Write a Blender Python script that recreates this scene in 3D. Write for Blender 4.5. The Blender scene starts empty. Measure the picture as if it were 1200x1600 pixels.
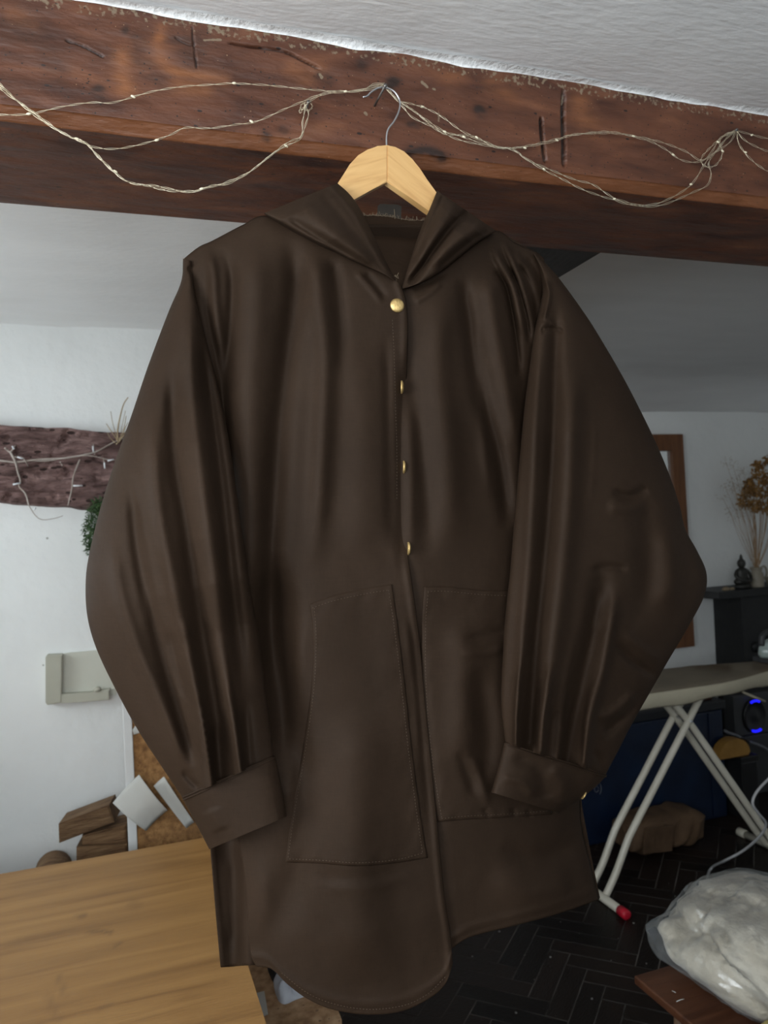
import bpy, bmesh, math, random
import numpy as np
from mathutils import Vector, Matrix, Euler

random.seed(7); rng = np.random.RandomState(7)
scn = bpy.context.scene
COL = scn.collection

# ---------------------------------------------------------------- camera
CAM_Z = 1.64
YAW, PITCH, ROLL = math.radians(19.4), math.radians(0.95), math.radians(2.86)
_F = Vector((math.sin(YAW)*math.cos(PITCH), math.cos(YAW)*math.cos(PITCH), math.sin(PITCH)))
_R0 = Vector((math.cos(YAW), -math.sin(YAW), 0.0)); _U0 = _R0.cross(_F)
_R = _R0*math.cos(ROLL) - _U0*math.sin(ROLL)
_U = _U0*math.cos(ROLL) + _R0*math.sin(ROLL)
CAM = Vector((0, 0, CAM_Z))
cd = bpy.data.cameras.new('camera'); cam = bpy.data.objects.new('camera', cd); COL.objects.link(cam)
cd.sensor_fit = 'HORIZONTAL'; cd.sensor_width = 36; cd.lens = 36
cd.clip_start = 0.05
cd.dof.use_dof = True; cd.dof.focus_distance = 1.06; cd.dof.aperture_fstop = 10.0
cam.matrix_world = Matrix(((_R.x, _U.x, -_F.x, CAM.x), (_R.y, _U.y, -_F.y, CAM.y), (_R.z, _U.z, -_F.z, CAM.z), (0, 0, 0, 1)))
scn.camera = cam

# ---------------------------------------------------------------- world, daylight, exposure
world = bpy.data.worlds.new('world'); scn.world = world; world.use_nodes = True
wbg = world.node_tree.nodes['Background']
wbg.inputs['Color'].default_value = (0.75, 0.87, 1.0, 1); wbg.inputs['Strength'].default_value = 0.6
scn.view_settings.view_transform = 'Standard'; scn.view_settings.look = 'None'
scn.view_settings.exposure = 0.58; scn.view_settings.gamma = 1.0
scn.view_settings.use_curve_mapping = False
scn.cycles.max_bounces = 8; scn.cycles.diffuse_bounces = 5; scn.cycles.glossy_bounces = 3
scn.cycles.transparent_max_bounces = 16; scn.cycles.transmission_bounces = 6
scn.cycles.caustics_reflective = False; scn.cycles.caustics_refractive = False
scn.cycles.sample_clamp_indirect = 4.0

def daylight(name, loc, target, sx, sy, power, color):
    l = bpy.data.lights.new(name, 'AREA'); l.shape = 'RECTANGLE'; l.size = sx; l.size_y = sy
    l.energy = power; l.color = color
    o = bpy.data.objects.new(name, l); COL.objects.link(o)
    o.location = loc; o.rotation_euler = (Vector(target)-Vector(loc)).to_track_quat('-Z', 'Y').to_euler()
    return o
# windows of the room (openings are built below): two behind the camera, two in the left wall on either side of the beam
daylight('daylight_near', (-1.42, -0.1, 1.80), (0, -0.1, 1.80), 1.2, 0.9, 50, (0.93, 0.97, 1.0))
daylight('daylight_front_left', (-0.35, -1.27, 1.78), (-0.35, 0, 1.78), 1.3, 0.9, 21, (0.93, 0.97, 1.0))
daylight('daylight_front_right', (1.75, -1.27, 1.78), (1.75, 0, 1.78), 1.1, 0.9, 1.5, (0.93, 0.97, 1.0))
daylight('daylight_side', (-1.44, 2.0, 1.76), (0, 2.0, 1.76), 0.8, 0.6, 13, (0.88, 0.96, 1.0))

# ---------------------------------------------------------------- helpers
def ray(px, py):
    s = (np.asarray(px, float)-600)/1200; t = (np.asarray(py, float)-800)/1200
    return [_F[i] + _R[i]*s - _U[i]*t for i in range(3)]
def at_arr(px, py, Y):
    d = ray(px, py); k = np.asarray(Y, float)/d[1]
    return np.stack([d[0]*k, d[1]*k, CAM_Z + d[2]*k], -1)
def at(px, py, Y):
    return Vector([float(v) for v in at_arr(px, py, Y)])
def at_z(px, py, z):
    d = ray(px, py); k = (z-CAM_Z)/d[2]
    return Vector((float(d[0]*k), float(d[1]*k), z))
def to_px(P):
    d = P-np.array([0, 0, CAM_Z]); R, U, F = np.array(_R), np.array(_U), np.array(_F)
    w = d@F
    return 600+1200*(d@R)/w, 800-1200*(d@U)/w

ORG = {}
def org(o):
    return ORG.get(o.name, Vector((0, 0, 0))) if o else Vector((0, 0, 0))
def tag(o, label=None, cat=None, group=None, kind=None):
    if label: o['label'] = label
    if cat: o['category'] = cat
    if group: o['group'] = group
    if kind: o['kind'] = kind
    return o
def thing(name, label, cat, loc, group=None, kind=None):
    o = bpy.data.objects.new(name, None); COL.objects.link(o); o.location = loc
    o.empty_display_size = 0.05
    ORG[o.name] = Vector(loc)
    return tag(o, label, cat, group, kind)
def link(name, me, mat, parent=None, base=None, smooth=False):
    """me holds world coordinates; they are moved to the parent's origin (or to base for a top-level mesh)"""
    o = bpy.data.objects.new(name, me); COL.objects.link(o)
    b = org(parent) if parent else Vector(base or (0, 0, 0))
    if b.length: me.transform(Matrix.Translation(-b))
    if parent: o.parent = parent
    else: o.location = b
    ORG[o.name] = b
    if mat: me.materials.append(mat)
    if smooth: me.polygons.foreach_set('use_smooth', [True]*len(me.polygons))
    me.update()
    return o
def mesh_np(V, F):
    me = bpy.data.meshes.new('m'); me.from_pydata([tuple(v) for v in V], [], [tuple(f) for f in F]); me.update(); return me
def from_bm(bm, normals=True):
    if normals: bmesh.ops.recalc_face_normals(bm, faces=bm.faces)
    me = bpy.data.meshes.new('m'); bm.to_mesh(me); bm.free(); return me
def grid_faces(nr, nc, base=0, closed=False):
    r = np.arange(nr-1)[:, None]; c = np.arange(nc if closed else nc-1)[None, :]
    c2 = (c+1) % nc
    a = base+r*nc+c; b = base+r*nc+c2; d = base+(r+1)*nc+c; e = base+(r+1)*nc+c2
    return np.stack([a, d, e, b], -1).reshape(-1, 4)
def fast_mesh(V, F, smooth=True):
    V = np.asarray(V, np.float32).reshape(-1, 3); F = np.asarray(F, np.int32)
    me = bpy.data.meshes.new('m'); me.vertices.add(len(V)); me.vertices.foreach_set('co', V.ravel())
    n = F.shape[1]; me.loops.add(F.size); me.loops.foreach_set('vertex_index', F.ravel())
    me.polygons.add(len(F)); me.polygons.foreach_set('loop_start', np.arange(0, F.size, n, dtype=np.int32))
    me.polygons.foreach_set('loop_total', np.full(len(F), n, dtype=np.int32))
    me.polygons.foreach_set('use_smooth', np.full(len(F), smooth))
    me.update(calc_edges=True); me.validate(); return me
def bm_box(bm, lo, hi, bev=0.0, seg=2, rot=None, pivot=None):
    lo, hi = Vector(lo), Vector(hi)
    r = bmesh.ops.create_cube(bm, size=1.0); vs = r['verts']
    bmesh.ops.scale(bm, vec=hi-lo, verts=vs); bmesh.ops.translate(bm, vec=(lo+hi)/2, verts=vs)
    if bev > 0:
        es = list({e for v in vs for e in v.link_edges})
        g = bmesh.ops.bevel(bm, geom=es, offset=bev, segments=seg, affect='EDGES', profile=0.6)
        vs = list({v for f in g['faces'] for v in f.verts} | {v for v in vs if v.is_valid})
    if rot is not None:
        bmesh.ops.rotate(bm, cent=pivot or (lo+hi)/2, matrix=Euler(rot).to_matrix(), verts=vs)
    return vs
def box(name, lo, hi, mat, parent=None, bev=0.004, seg=2, rot=None, pivot=None, base=None):
    bm = bmesh.new(); bm_box(bm, lo, hi, bev, seg, rot, pivot)
    if not parent and base is None: base = ((lo[0]+hi[0])/2, (lo[1]+hi[1])/2, lo[2])
    return link(name, from_bm(bm), mat, parent, base)
def spline(pts, n, closed=False):
    """Catmull-Rom through pts, resampled evenly by arc length"""
    P = np.array([tuple(p) for p in pts], float)
    if len(P) < 3:
        t = np.linspace(0, 1, n)[:, None]; return P[0]*(1-t)+P[-1]*t
    if closed: E = np.vstack([P[-1], P, P[0], P[1]])
    else: E = np.vstack([2*P[0]-P[1], P, 2*P[-1]-P[-2]])
    out = []
    for i in range(1, len(E)-2):
        p0, p1, p2, p3 = E[i-1], E[i], E[i+1], E[i+2]
        t = np.linspace(0, 1, 16, endpoint=False)[:, None]
        out.append(0.5*((2*p1)+(p2-p0)*t+(2*p0-5*p1+4*p2-p3)*t**2+(3*p1-p0-3*p2+p3)*t**3))
    out.append(E[-2][None]); D = np.vstack(out)
    s = np.concatenate([[0], np.cumsum(np.linalg.norm(np.diff(D, axis=0), axis=1))])
    q = np.linspace(0, s[-1], n)
    return np.stack([np.interp(q, s, D[:, k]) for k in range(D.shape[1])], -1)
def tube_VF(P, r, n=8, caps=True):
    P = np.asarray(P, float); m = len(P); r = np.broadcast_to(np.asarray(r, float), (m,))
    T = np.gradient(P, axis=0); T /= np.linalg.norm(T, axis=1)[:, None]+1e-12
    N = np.zeros_like(P); a = np.array([0, 0, 1.0]) if abs(T[0, 2]) < .9 else np.array([1.0, 0, 0])
    v = np.cross(T[0], a); v /= np.linalg.norm(v); N[0] = v
    for i in range(1, m):
        v = N[i-1]-T[i]*np.dot(N[i-1], T[i]); N[i] = v/(np.linalg.norm(v)+1e-12)
    B = np.cross(T, N); th = np.arange(n)*2*math.pi/n
    V = P[:, None]+r[:, None, None]*(np.cos(th)[None, :, None]*N[:, None]+np.sin(th)[None, :, None]*B[:, None])
    V = V.reshape(-1, 3); F = [tuple(f) for f in grid_faces(m, n, 0, True)]
    if caps:
        F.append(tuple(range(n))); F.append(tuple(range((m-1)*n+n-1, (m-1)*n-1, -1)))
    return V, F
def tube(name, pts, r, mat, parent=None, n=8, res=None, base=None, smooth=True):
    P = spline(pts, res) if res else np.array([tuple(p) for p in pts], float)
    V, F = tube_VF(P, r, n)
    bm = bmesh.new(); vs = [bm.verts.new(v) for v in V]
    for f in F: bm.faces.new([vs[i] for i in f])
    if not parent and base is None: base = tuple(P[0])
    return link(name, from_bm(bm), mat, parent, base, smooth)
def lathe(name, prof, mat, parent=None, center=(0, 0, 0), n=28, scale=(1, 1), base=None, smooth=True, mtx=None):
    """prof: (radius, z) pairs bottom to top"""
    V, F = [], []; m = len(prof); th = np.arange(n)*2*math.pi/n
    for r, z in prof:
        for t in th: V.append(Vector((r*scale[0]*math.cos(t), r*scale[1]*math.sin(t), z)))
    if mtx: V = [mtx @ v for v in V]
    V = [v+Vector(center) for v in V]
    bm = bmesh.new(); vs = [bm.verts.new(v) for v in V]
    for f in grid_faces(m, n, 0, True): bm.faces.new([vs[i] for i in f])
    bm.faces.new(vs[:n]); bm.faces.new(vs[-n:])
    bmesh.ops.remove_doubles(bm, verts=bm.verts, dist=1e-5)
    if not parent and base is None: base = center
    return link(name, from_bm(bm), mat, parent, base, smooth)
def prism(name, pts, d, mat, parent=None, bev=0.0, base=None, seg=2):
    """closed outline of world points, extruded by vector d"""
    bm = bmesh.new(); a = [bm.verts.new(p) for p in pts]; b = [bm.verts.new(Vector(p)+Vector(d)) for p in pts]
    n = len(a); fa = bm.faces.new(a); fb = bm.faces.new(b[::-1])
    for i in range(n): bm.faces.new((a[i], a[(i+1) % n], b[(i+1) % n], b[i]))
    if bev:
        es = [e for f in (fa, fb) for e in f.edges]
        bmesh.ops.bevel(bm, geom=es, offset=bev, segments=seg, affect='EDGES')
    if not parent and base is None: base = tuple(pts[0])
    return link(name, from_bm(bm), mat, parent, base)
def fbm(x, y, seed, octs=4):
    """cheap smooth pseudo noise out of rotated sines"""
    r = np.random.RandomState(seed); o = 0; a = 1.0; f = 1.0
    for k in range(octs):
        s = 0
        for j in range(3):
            th = r.uniform(0, 2*math.pi); ph = r.uniform(0, 6.28, 2)
            s = s+np.sin(f*(x*math.cos(th)+y*math.sin(th))*r.uniform(.7, 1.3)+ph[0]+1.3*np.sin(f*.6*(y*math.cos(th)-x*math.sin(th))+ph[1]))
        o = o+a*s/3; a *= .5; f *= 2.03
    return o
def sstep(a, b, x):
    t = np.clip((x-a)/(b-a+1e-12), 0, 1); return t*t*(3-2*t)
def stroke(px, py, pts, w, amp, taper=(.15, .15), skew=0.0):
    """ridge (amp>0) or valley along a polyline of pixel-measured points; w = half width"""
    P = spline(pts, 24); best = np.full(px.shape, 1e9); sb = np.zeros(px.shape); sg = np.zeros(px.shape)
    for i in range(len(P)-1):
        a, b = P[i], P[i+1]; d = b-a; L2 = d@d+1e-9
        t = np.clip(((px-a[0])*d[0]+(py-a[1])*d[1])/L2, 0, 1)
        ex = px-a[0]-t*d[0]; ey = py-a[1]-t*d[1]; q = ex*ex+ey*ey
        m = q < best; best = np.where(m, q, best); sb = np.where(m, (i+t)/(len(P)-1), sb)
        if skew: sg = np.where(m, np.sign(ex*d[1]-ey*d[0]), sg)
    tp = 1.0
    if taper[0] > 0: tp = tp*sstep(-.02, taper[0], sb)
    if taper[1] > 0: tp = tp*sstep(1.02, 1-taper[1], sb)
    ww = w*(1+skew*sg) if skew else w
    return amp*tp*np.exp(-best/(ww*ww))

# ---------------------------------------------------------------- materials
MATS = {}
def new_mat(name):
    m = bpy.data.materials.new(name); m.use_nodes = True; nt = m.node_tree
    return m, nt, nt.nodes['Principled BSDF']
def pm(name, ramp, rough=.6, scale=(1, 1, 1), nscale=5, detail=6, dist=0.0, bump=0.0, bscale=None, bdist=.01, spec=.5, metal=0, sheen=0, coat=0,
       rough_var=0.0, spots=None, attr=None, coords='Object', per_object=0.0):
    """noise-coloured principled surface. ramp: [(pos, rgb), ...]"""
    m, nt, p = new_mat(name); N, L = nt.nodes, nt.links
    tc = N.new('ShaderNodeTexCoord'); mp = N.new('ShaderNodeMapping'); mp.inputs['Scale'].default_value = scale
    L.new(tc.outputs[coords], mp.inputs['Vector'])
    nz = N.new('ShaderNodeTexNoise'); nz.inputs['Scale'].default_value = nscale; nz.inputs['Detail'].default_value = detail
    nz.inputs['Distortion'].default_value = dist; L.new(mp.outputs[0], nz.inputs['Vector'])
    cr = N.new('ShaderNodeValToRGB'); els = cr.color_ramp.elements
    while len(els) < len(ramp): els.new(.5)
    for e, (q, c) in zip(els, ramp): e.position = q; e.color = (*c, 1)
    L.new(nz.outputs['Fac'], cr.inputs['Fac']); out = cr.outputs['Color']
    if per_object:
        oi = N.new('ShaderNodeObjectInfo'); mr = N.new('ShaderNodeMapRange')
        mr.inputs['To Min'].default_value = 1-per_object; mr.inputs['To Max'].default_value = 1+per_object
        L.new(oi.outputs['Random'], mr.inputs['Value'])
        mx = N.new('ShaderNodeVectorMath'); mx.operation = 'SCALE'; L.new(out, mx.inputs[0]); L.new(mr.outputs[0], mx.inputs['Scale']); out = mx.outputs[0]
    if spots:   # (voronoi scale, radius, colour[, mapping scale])
        for sp in spots:
            m2 = N.new('ShaderNodeMapping'); m2.inputs['Scale'].default_value = sp[3] if len(sp) > 3 else (1, 1, 1); L.new(tc.outputs[coords], m2.inputs['Vector'])
            vo = N.new('ShaderNodeTexVoronoi'); vo.inputs['Scale'].default_value = sp[0]; L.new(m2.outputs[0], vo.inputs['Vector'])
            sp_c = N.new('ShaderNodeSeparateColor'); L.new(vo.outputs['Color'], sp_c.inputs[0])
            mu = N.new('ShaderNodeMath'); mu.operation = 'MULTIPLY'; mu.inputs[1].default_value = sp[1]; L.new(sp_c.outputs[0], mu.inputs[0])
            lt = N.new('ShaderNodeMath'); lt.operation = 'LESS_THAN'; L.new(vo.outputs['Distance'], lt.inputs[0]); L.new(mu.outputs[0], lt.inputs[1])
            mx = N.new('ShaderNodeMix'); mx.data_type = 'RGBA'; L.new(lt.outputs[0], mx.inputs['Factor']); L.new(out, mx.inputs['A']); mx.inputs['B'].default_value = (*sp[2], 1)
            out = mx.outputs['Result']
    if attr:    # [(attribute, colour), ...] marks with a shape of their own, stored on the vertices
        for an, c in attr:
            av = N.new('ShaderNodeAttribute'); av.attribute_name = an
            fac = av.outputs['Fac']
            if an == 'pale':
                fn = N.new('ShaderNodeTexNoise'); fn.inputs['Scale'].default_value = 130; fn.inputs['Detail'].default_value = 4; L.new(tc.outputs[coords], fn.inputs['Vector'])
                ad = N.new('ShaderNodeMath'); ad.operation = 'ADD'; L.new(fac, ad.inputs[0]); L.new(fn.outputs['Fac'], ad.inputs[1])
                m3 = N.new('ShaderNodeMapRange'); m3.inputs['From Min'].default_value = 1.02; m3.inputs['From Max'].default_value = 1.12; L.new(ad.outputs[0], m3.inputs['Value']); fac = m3.outputs[0]
            mx = N.new('ShaderNodeMix'); mx.data_type = 'RGBA'; L.new(fac, mx.inputs['Factor']); L.new(out, mx.inputs['A']); mx.inputs['B'].default_value = (*c, 1)
            out = mx.outputs['Result']
    L.new(out, p.inputs['Base Color'])
    p.inputs['Roughness'].default_value = rough; p.inputs['Specular IOR Level'].default_value = spec; p.inputs['Metallic'].default_value = metal
    if sheen: p.inputs['Sheen Weight'].default_value = sheen; p.inputs['Sheen Roughness'].default_value = .5
    if coat: p.inputs['Coat Weight'].default_value = coat; p.inputs['Coat Roughness'].default_value = .15
    if rough_var:
        mr = N.new('ShaderNodeMapRange'); mr.inputs['To Min'].default_value = rough-rough_var; mr.inputs['To Max'].default_value = rough+rough_var
        L.new(nz.outputs['Fac'], mr.inputs['Value']); L.new(mr.outputs[0], p.inputs['Roughness'])
    if bump:
        nb = N.new('ShaderNodeTexNoise'); nb.inputs['Scale'].default_value = bscale or nscale*4; nb.inputs['Detail'].default_value = 6
        L.new(mp.outputs[0], nb.inputs['Vector']); b = N.new('ShaderNodeBump'); b.inputs['Strength'].default_value = bump; b.inputs['Distance'].default_value = bdist
        L.new(nb.outputs['Fac'], b.inputs['Height']); L.new(b.outputs[0], p.inputs['Normal'])
    MATS[name] = m; return m
def flat(name, c, rough=.5, **k):
    d = tuple(v*.88 for v in c); return pm(name, [(.3, d), (.7, c)], rough, **k)

M = {}
M['plaster'] = pm('plaster', [(.35, (.77, .78, .77)), (.65, (.83, .84, .83))], .75, nscale=2.2, bump=.5, bscale=26, bdist=.006, spots=[(6, .035, (.42, .42, .40))])
M['ceiling'] = pm('ceiling_paint', [(.35, (.87, .87, .87)), (.65, (.91, .91, .91))], .6, scale=(1, 3.0, 1), nscale=3, bump=.35, bscale=34, bdist=.004)
M['fillet'] = flat('filler_paint', (.92, .93, .93), .35, nscale=20, bump=.4, bscale=90)
M['beam'] = pm('old_beam_wood', [(.28, (.040, .012, .0065)), (.44, (.082, .027, .0125)), (.57, (.112, .038, .0175)), (.72, (.165, .062, .028))], .5, scale=(1.6, 5, 5), nscale=5.0, detail=12, dist=.5,
               bump=.6, bscale=12, bdist=.008, rough_var=.10, spots=[(150, .20, (.014, .006, .004)), (70, .15, (.016, .007, .005), (.5, 1, 1)), (95, .085, (.30, .19, .11))],
               attr=[('orange', (.22, .080, .028)), ('dark', (.014, .007, .005)), ('pale', (.20, .145, .095))])
M['beam_old'] = pm('weathered_beam', [(.3, (.075, .037, .031)), (.5, (.20, .115, .105)), (.7, (.36, .225, .205))], .8, scale=(2, 9, 9), nscale=4, detail=8, dist=.8, bump=1.0, bscale=14, bdist=.03,
                   spots=[(30, .30, (.045, .02, .016), (.7, 1, 1.6))])
M['beam_dark'] = pm('dark_beam', [(.3, (.010, .008, .007)), (.7, (.022, .017, .014))], .6, scale=(6, 1, 6), nscale=4, bump=.5)
M['fabric'] = None
M['hanger'] = pm('hanger_beech', [(.3, (.52, .28, .10)), (.5, (.66, .39, .155)), (.72, (.74, .47, .20))], .33, scale=(3, 3, 22), nscale=3, detail=5, dist=.5, coat=.25, coords='UV')
M['steel'] = pm('hook_steel', [(.4, (.52, .53, .55)), (.6, (.66, .67, .69))], .28, metal=1, nscale=30)
M['brass'] = pm('snap_brass', [(.3, (.46, .31, .12)), (.7, (.70, .50, .22))], .5, metal=.8, nscale=120, bump=.15, bscale=300)
M['wire'] = pm('fairy_wire', [(.4, (.62, .53, .38)), (.6, (.80, .72, .55))], .35, metal=.75, nscale=60)
M['resin'] = pm('bulb_resin', [(.4, (.70, .62, .42)), (.6, (.86, .80, .62))], .15, nscale=40, coat=.6)
M['nail'] = pm('nail_iron', [(.4, (.12, .11, .10)), (.6, (.26, .25, .24))], .45, metal=.8, nscale=60)
M['ply'] = pm('plywood', [(.25, (.235, .112, .034)), (.45, (.345, .176, .055)), (.6, (.39, .205, .066)), (.8, (.44, .24, .08))], .5, scale=(1, 11, 11), nscale=2.2, detail=11, dist=.5, bump=.12, bscale=22,
              attr=[('dark', (.20, .10, .035)), ('pale', (.66, .45, .24))])
M['ply_edge'] = pm('plywood_edge', [(.3, (.22, .12, .05)), (.7, (.40, .23, .10))], .6, scale=(1, 1, 60), nscale=2)
M['cork'] = pm('cork_sheet', [(.3, (.17, .08, .027)), (.5, (.30, .15, .053)), (.68, (.40, .21, .077))], .85, nscale=55, detail=5, bump=.5, bscale=150, spots=[(120, .28, (.20, .09, .03))])
M['chip'] = pm('chipboard', [(.3, (.28, .155, .075)), (.5, (.44, .27, .145)), (.7, (.56, .37, .22))], .8, nscale=40, detail=6, bump=.4, bscale=120, spots=[(45, .22, (.24, .14, .08))])
M['white_paint'] = flat('white_painted_wood', (.72, .73, .73), .45, nscale=8, bump=.1)
M['paper'] = flat('white_paper', (.56, .56, .53), .8, nscale=6, bump=.08, bscale=200)
M['cream'] = flat('cream_plastic', (.60, .60, .52), .5, nscale=5)
M['cream_dark'] = flat('dark_cream_plastic', (.46, .45, .37), .55, nscale=7)  # hatch side strip, ledge and latch: a darker cream than the panel
M['firewood'] = pm('split_wood', [(.3, (.12, .060, .026)), (.5, (.21, .115, .052)), (.7, (.30, .18, .09))], .85, scale=(1.5, 8, 8), nscale=5, detail=8, dist=.6, bump=.7, per_object=.35)
M['floor_block'] = pm('oak_block_dark', [(.3, (.0075, .0045, .0035)), (.55, (.013, .008, .006)), (.8, (.021, .013, .010))], .46, spec=.3, scale=(3, 14, 3), nscale=4, detail=8, rough_var=.14, bump=.25, per_object=.55,
                      spots=[(42, .055, (.13, .12, .11))])
M['floor_joint'] = pm('dusty_joint', [(.40, (.012, .010, .009)), (.58, (.13, .115, .10)), (.8, (.26, .235, .21))], .95, nscale=4, detail=8)
M['frame_wood'] = pm('frame_wood', [(.3, (.10, .034, .010)), (.7, (.19, .075, .024))], .5, scale=(9, 9, 1), nscale=4, dist=.5)
M['mirror'] = pm('mirror_glass', [(.4, (.85, .86, .86)), (.6, (.88, .89, .89))], .03, metal=1, nscale=2)
M['black_paint'] = pm('black_cast_iron', [(.3, (.006, .0065, .007)), (.7, (.012, .0125, .013))], .55, nscale=14, bump=.2)
M['stone_glaze'] = pm('stoneware', [(.3, (.22, .19, .145)), (.7, (.34, .30, .235))], .5, nscale=9)
M['statue'] = pm('dark_bronze', [(.3, (.016, .016, .014)), (.7, (.045, .042, .035))], .5, nscale=30, metal=.3)
M['pebble'] = flat('small_stones', (.28, .21, .13), .8, nscale=30)
M['dry_stem'] = pm('dry_stem', [(.3, (.26, .15, .075)), (.7, (.40, .26, .14))], .8, nscale=30)
M['dry_flower'] = pm('dry_flower', [(.3, (.20, .095, .022)), (.7, (.37, .20, .06))], .85, nscale=24)
M['dry_haze'] = pm('dry_seed_heads', [(.3, (.28, .22, .16)), (.7, (.42, .35, .27))], .9, nscale=24)
M['cover'] = pm('ironing_cover', [(.35, (.16, .128, .088)), (.55, (.20, .163, .115)), (.7, (.225, .185, .133))], .85, nscale=4, bump=.25, bscale=30, attr=[('dark', (.085, .052, .022))])
M['cover_edge'] = flat('cover_binding', (.52, .47, .35), .85, nscale=8, bump=.3, bscale=40)
M['leg_enamel'] = pm('cream_enamel', [(.3, (.60, .56, .46)), (.7, (.70, .66, .56))], .32, nscale=10)
M['red_rubber'] = flat('red_rubber', (.62, .012, .035), .45, nscale=20)
M['blue_tin'] = pm('blue_trunk', [(.3, (.003, .008, .023)), (.6, (.004, .012, .036)), (.8, (.006, .020, .055))], .42, nscale=6, bump=.15, spots=[(30, .04, (.10, .12, .15))])
M['dark_rim'] = flat('dark_rim', (.012, .014, .018), .5, nscale=9)
M['kraft'] = pm('kraft_paper', [(.3, (.075, .040, .019)), (.7, (.13, .074, .037))], .8, nscale=6, bump=.5, bscale=12, bdist=.02)
M['black_plastic'] = flat('black_plastic', (.012, .012, .013), .38, nscale=12)
M['grey_plastic'] = flat('grey_plastic', (.045, .046, .048), .5, nscale=12)
M['mustard'] = pm('mustard_leather', [(.3, (.25, .125, .022)), (.7, (.36, .19, .04))], .6, nscale=14, bump=.2)
M['cable_grey'] = flat('grey_cable', (.16, .165, .18), .45, nscale=20)
M['cable_white'] = flat('white_cable', (.50, .50, .51), .4, nscale=20)
M['stool_wood'] = pm('stool_wood', [(.3, (.060, .021, .010)), (.6, (.105, .040, .019)), (.8, (.135, .056, .028))], .42, scale=(1, 8, 8), nscale=3, detail=7, dist=.7, bump=.15, attr=[('pale', (.45, .36, .28))])
M['stool_pale'] = flat('stool_underside', (.13, .07, .035), .7, nscale=9)
M['wadding'] = pm('cotton_wadding', [(.3, (.52, .45, .34)), (.6, (.66, .60, .49)), (.8, (.74, .69, .59))], .95, nscale=10, bump=.8, bscale=24, bdist=.02, sheen=.4)
M['crumb'] = flat('plaster_crumb', (.20, .19, .18), .9, nscale=60)
M['yellow_wool'] = flat('yellow_wool', (.52, .43, .16), .95, nscale=40, bump=.8)
M['twig'] = pm('bare_twig', [(.3, (.26, .21, .18)), (.7, (.48, .42, .38))], .85, nscale=30)
M['straw'] = pm('straw', [(.3, (.30, .22, .13)), (.7, (.47, .37, .24))], .85, nscale=30)
M['clip'] = flat('white_clip', (.72, .73, .76), .4, nscale=30)
M['moss'] = pm('green_moss', [(.3, (.020, .048, .014)), (.7, (.055, .105, .032))], .9, nscale=40)
M['white_film'] = flat('white_carrier', (.62, .66, .74), .4, nscale=9, bump=.5)
M['pink_cloth'] = flat('pink_print', (.50, .25, .24), .8, nscale=26)
M['black_cloth'] = flat('black_cloth', (.008, .009, .012), .8, nscale=26)
M['iron_body'] = flat('iron_tank', (.42, .50, .47), .18, nscale=9, coat=.5)
M['seam_thread'] = flat('tan_thread', (.105, .076, .050), .8, nscale=80)
M['label_tag'] = flat('woven_tag', (.032, .027, .022), .6, nscale=60)
M['fray'] = flat('frayed_thread', (.24, .185, .125), .9, nscale=60)

def fabric_mat(name, k=1.0):
    m, nt, p = new_mat(name); N, L = nt.nodes, nt.links
    tc = N.new('ShaderNodeTexCoord')
    n1 = N.new('ShaderNodeTexNoise'); n1.inputs['Scale'].default_value = 5.5; n1.inputs['Detail'].default_value = 5; L.new(tc.outputs['Object'], n1.inputs['Vector'])
    cr = N.new('ShaderNodeValToRGB'); e = cr.color_ramp.elements
    e[0].position = .3; e[0].color = (.0208*k, .0122*k, .0073*k, 1); e[1].position = .72; e[1].color = (.0308*k, .0183*k, .0113*k, 1)
    L.new(n1.outputs['Fac'], cr.inputs['Fac'])
    wv = []                       # woven grain: fine crossing threads
    for sc in ((900, 900, 60), (60, 60, 900)):
        mp = N.new('ShaderNodeMapping'); mp.inputs['Scale'].default_value = sc; L.new(tc.outputs['Object'], mp.inputs['Vector'])
        n = N.new('ShaderNodeTexNoise'); n.inputs['Scale'].default_value = 1; n.inputs['Detail'].default_value = 2; L.new(mp.outputs[0], n.inputs['Vector']); wv.append(n)
    ad = N.new('ShaderNodeMath'); ad.operation = 'ADD'; L.new(wv[0].outputs['Fac'], ad.inputs[0]); L.new(wv[1].outputs['Fac'], ad.inputs[1])
    mr = N.new('ShaderNodeMapRange'); mr.inputs['From Min'].default_value = .6; mr.inputs['From Max'].default_value = 1.4; mr.inputs['To Min'].default_value = .86; mr.inputs['To Max'].default_value = 1.14
    L.new(ad.outputs[0], mr.inputs['Value'])
    sc = N.new('ShaderNodeVectorMath'); sc.operation = 'SCALE'; L.new(cr.outputs['Color'], sc.inputs[0]); L.new(mr.outputs[0], sc.inputs['Scale']); L.new(sc.outputs[0], p.inputs['Base Color'])
    n3 = N.new('ShaderNodeTexNoise'); n3.inputs['Scale'].default_value = 28; n3.inputs['Detail'].default_value = 4; L.new(tc.outputs['Object'], n3.inputs['Vector'])
    b1 = N.new('ShaderNodeBump'); b1.inputs['Strength'].default_value = .16; b1.inputs['Distance'].default_value = .008; L.new(n3.outputs['Fac'], b1.inputs['Height'])
    b2 = N.new('ShaderNodeBump'); b2.inputs['Strength'].default_value = .10; b2.inputs['Distance'].default_value = .001; L.new(ad.outputs[0], b2.inputs['Height']); L.new(b1.outputs[0], b2.inputs['Normal'])
    L.new(b2.outputs[0], p.inputs['Normal'])
    p.inputs['Roughness'].default_value = .68; p.inputs['Specular IOR Level'].default_value = .10
    p.inputs['Sheen Weight'].default_value = 0.0
    return m
M['fabric'] = fabric_mat('waxed_cotton')
M['fabric_in'] = fabric_mat('waxed_cotton_inside', 1.35)

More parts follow.
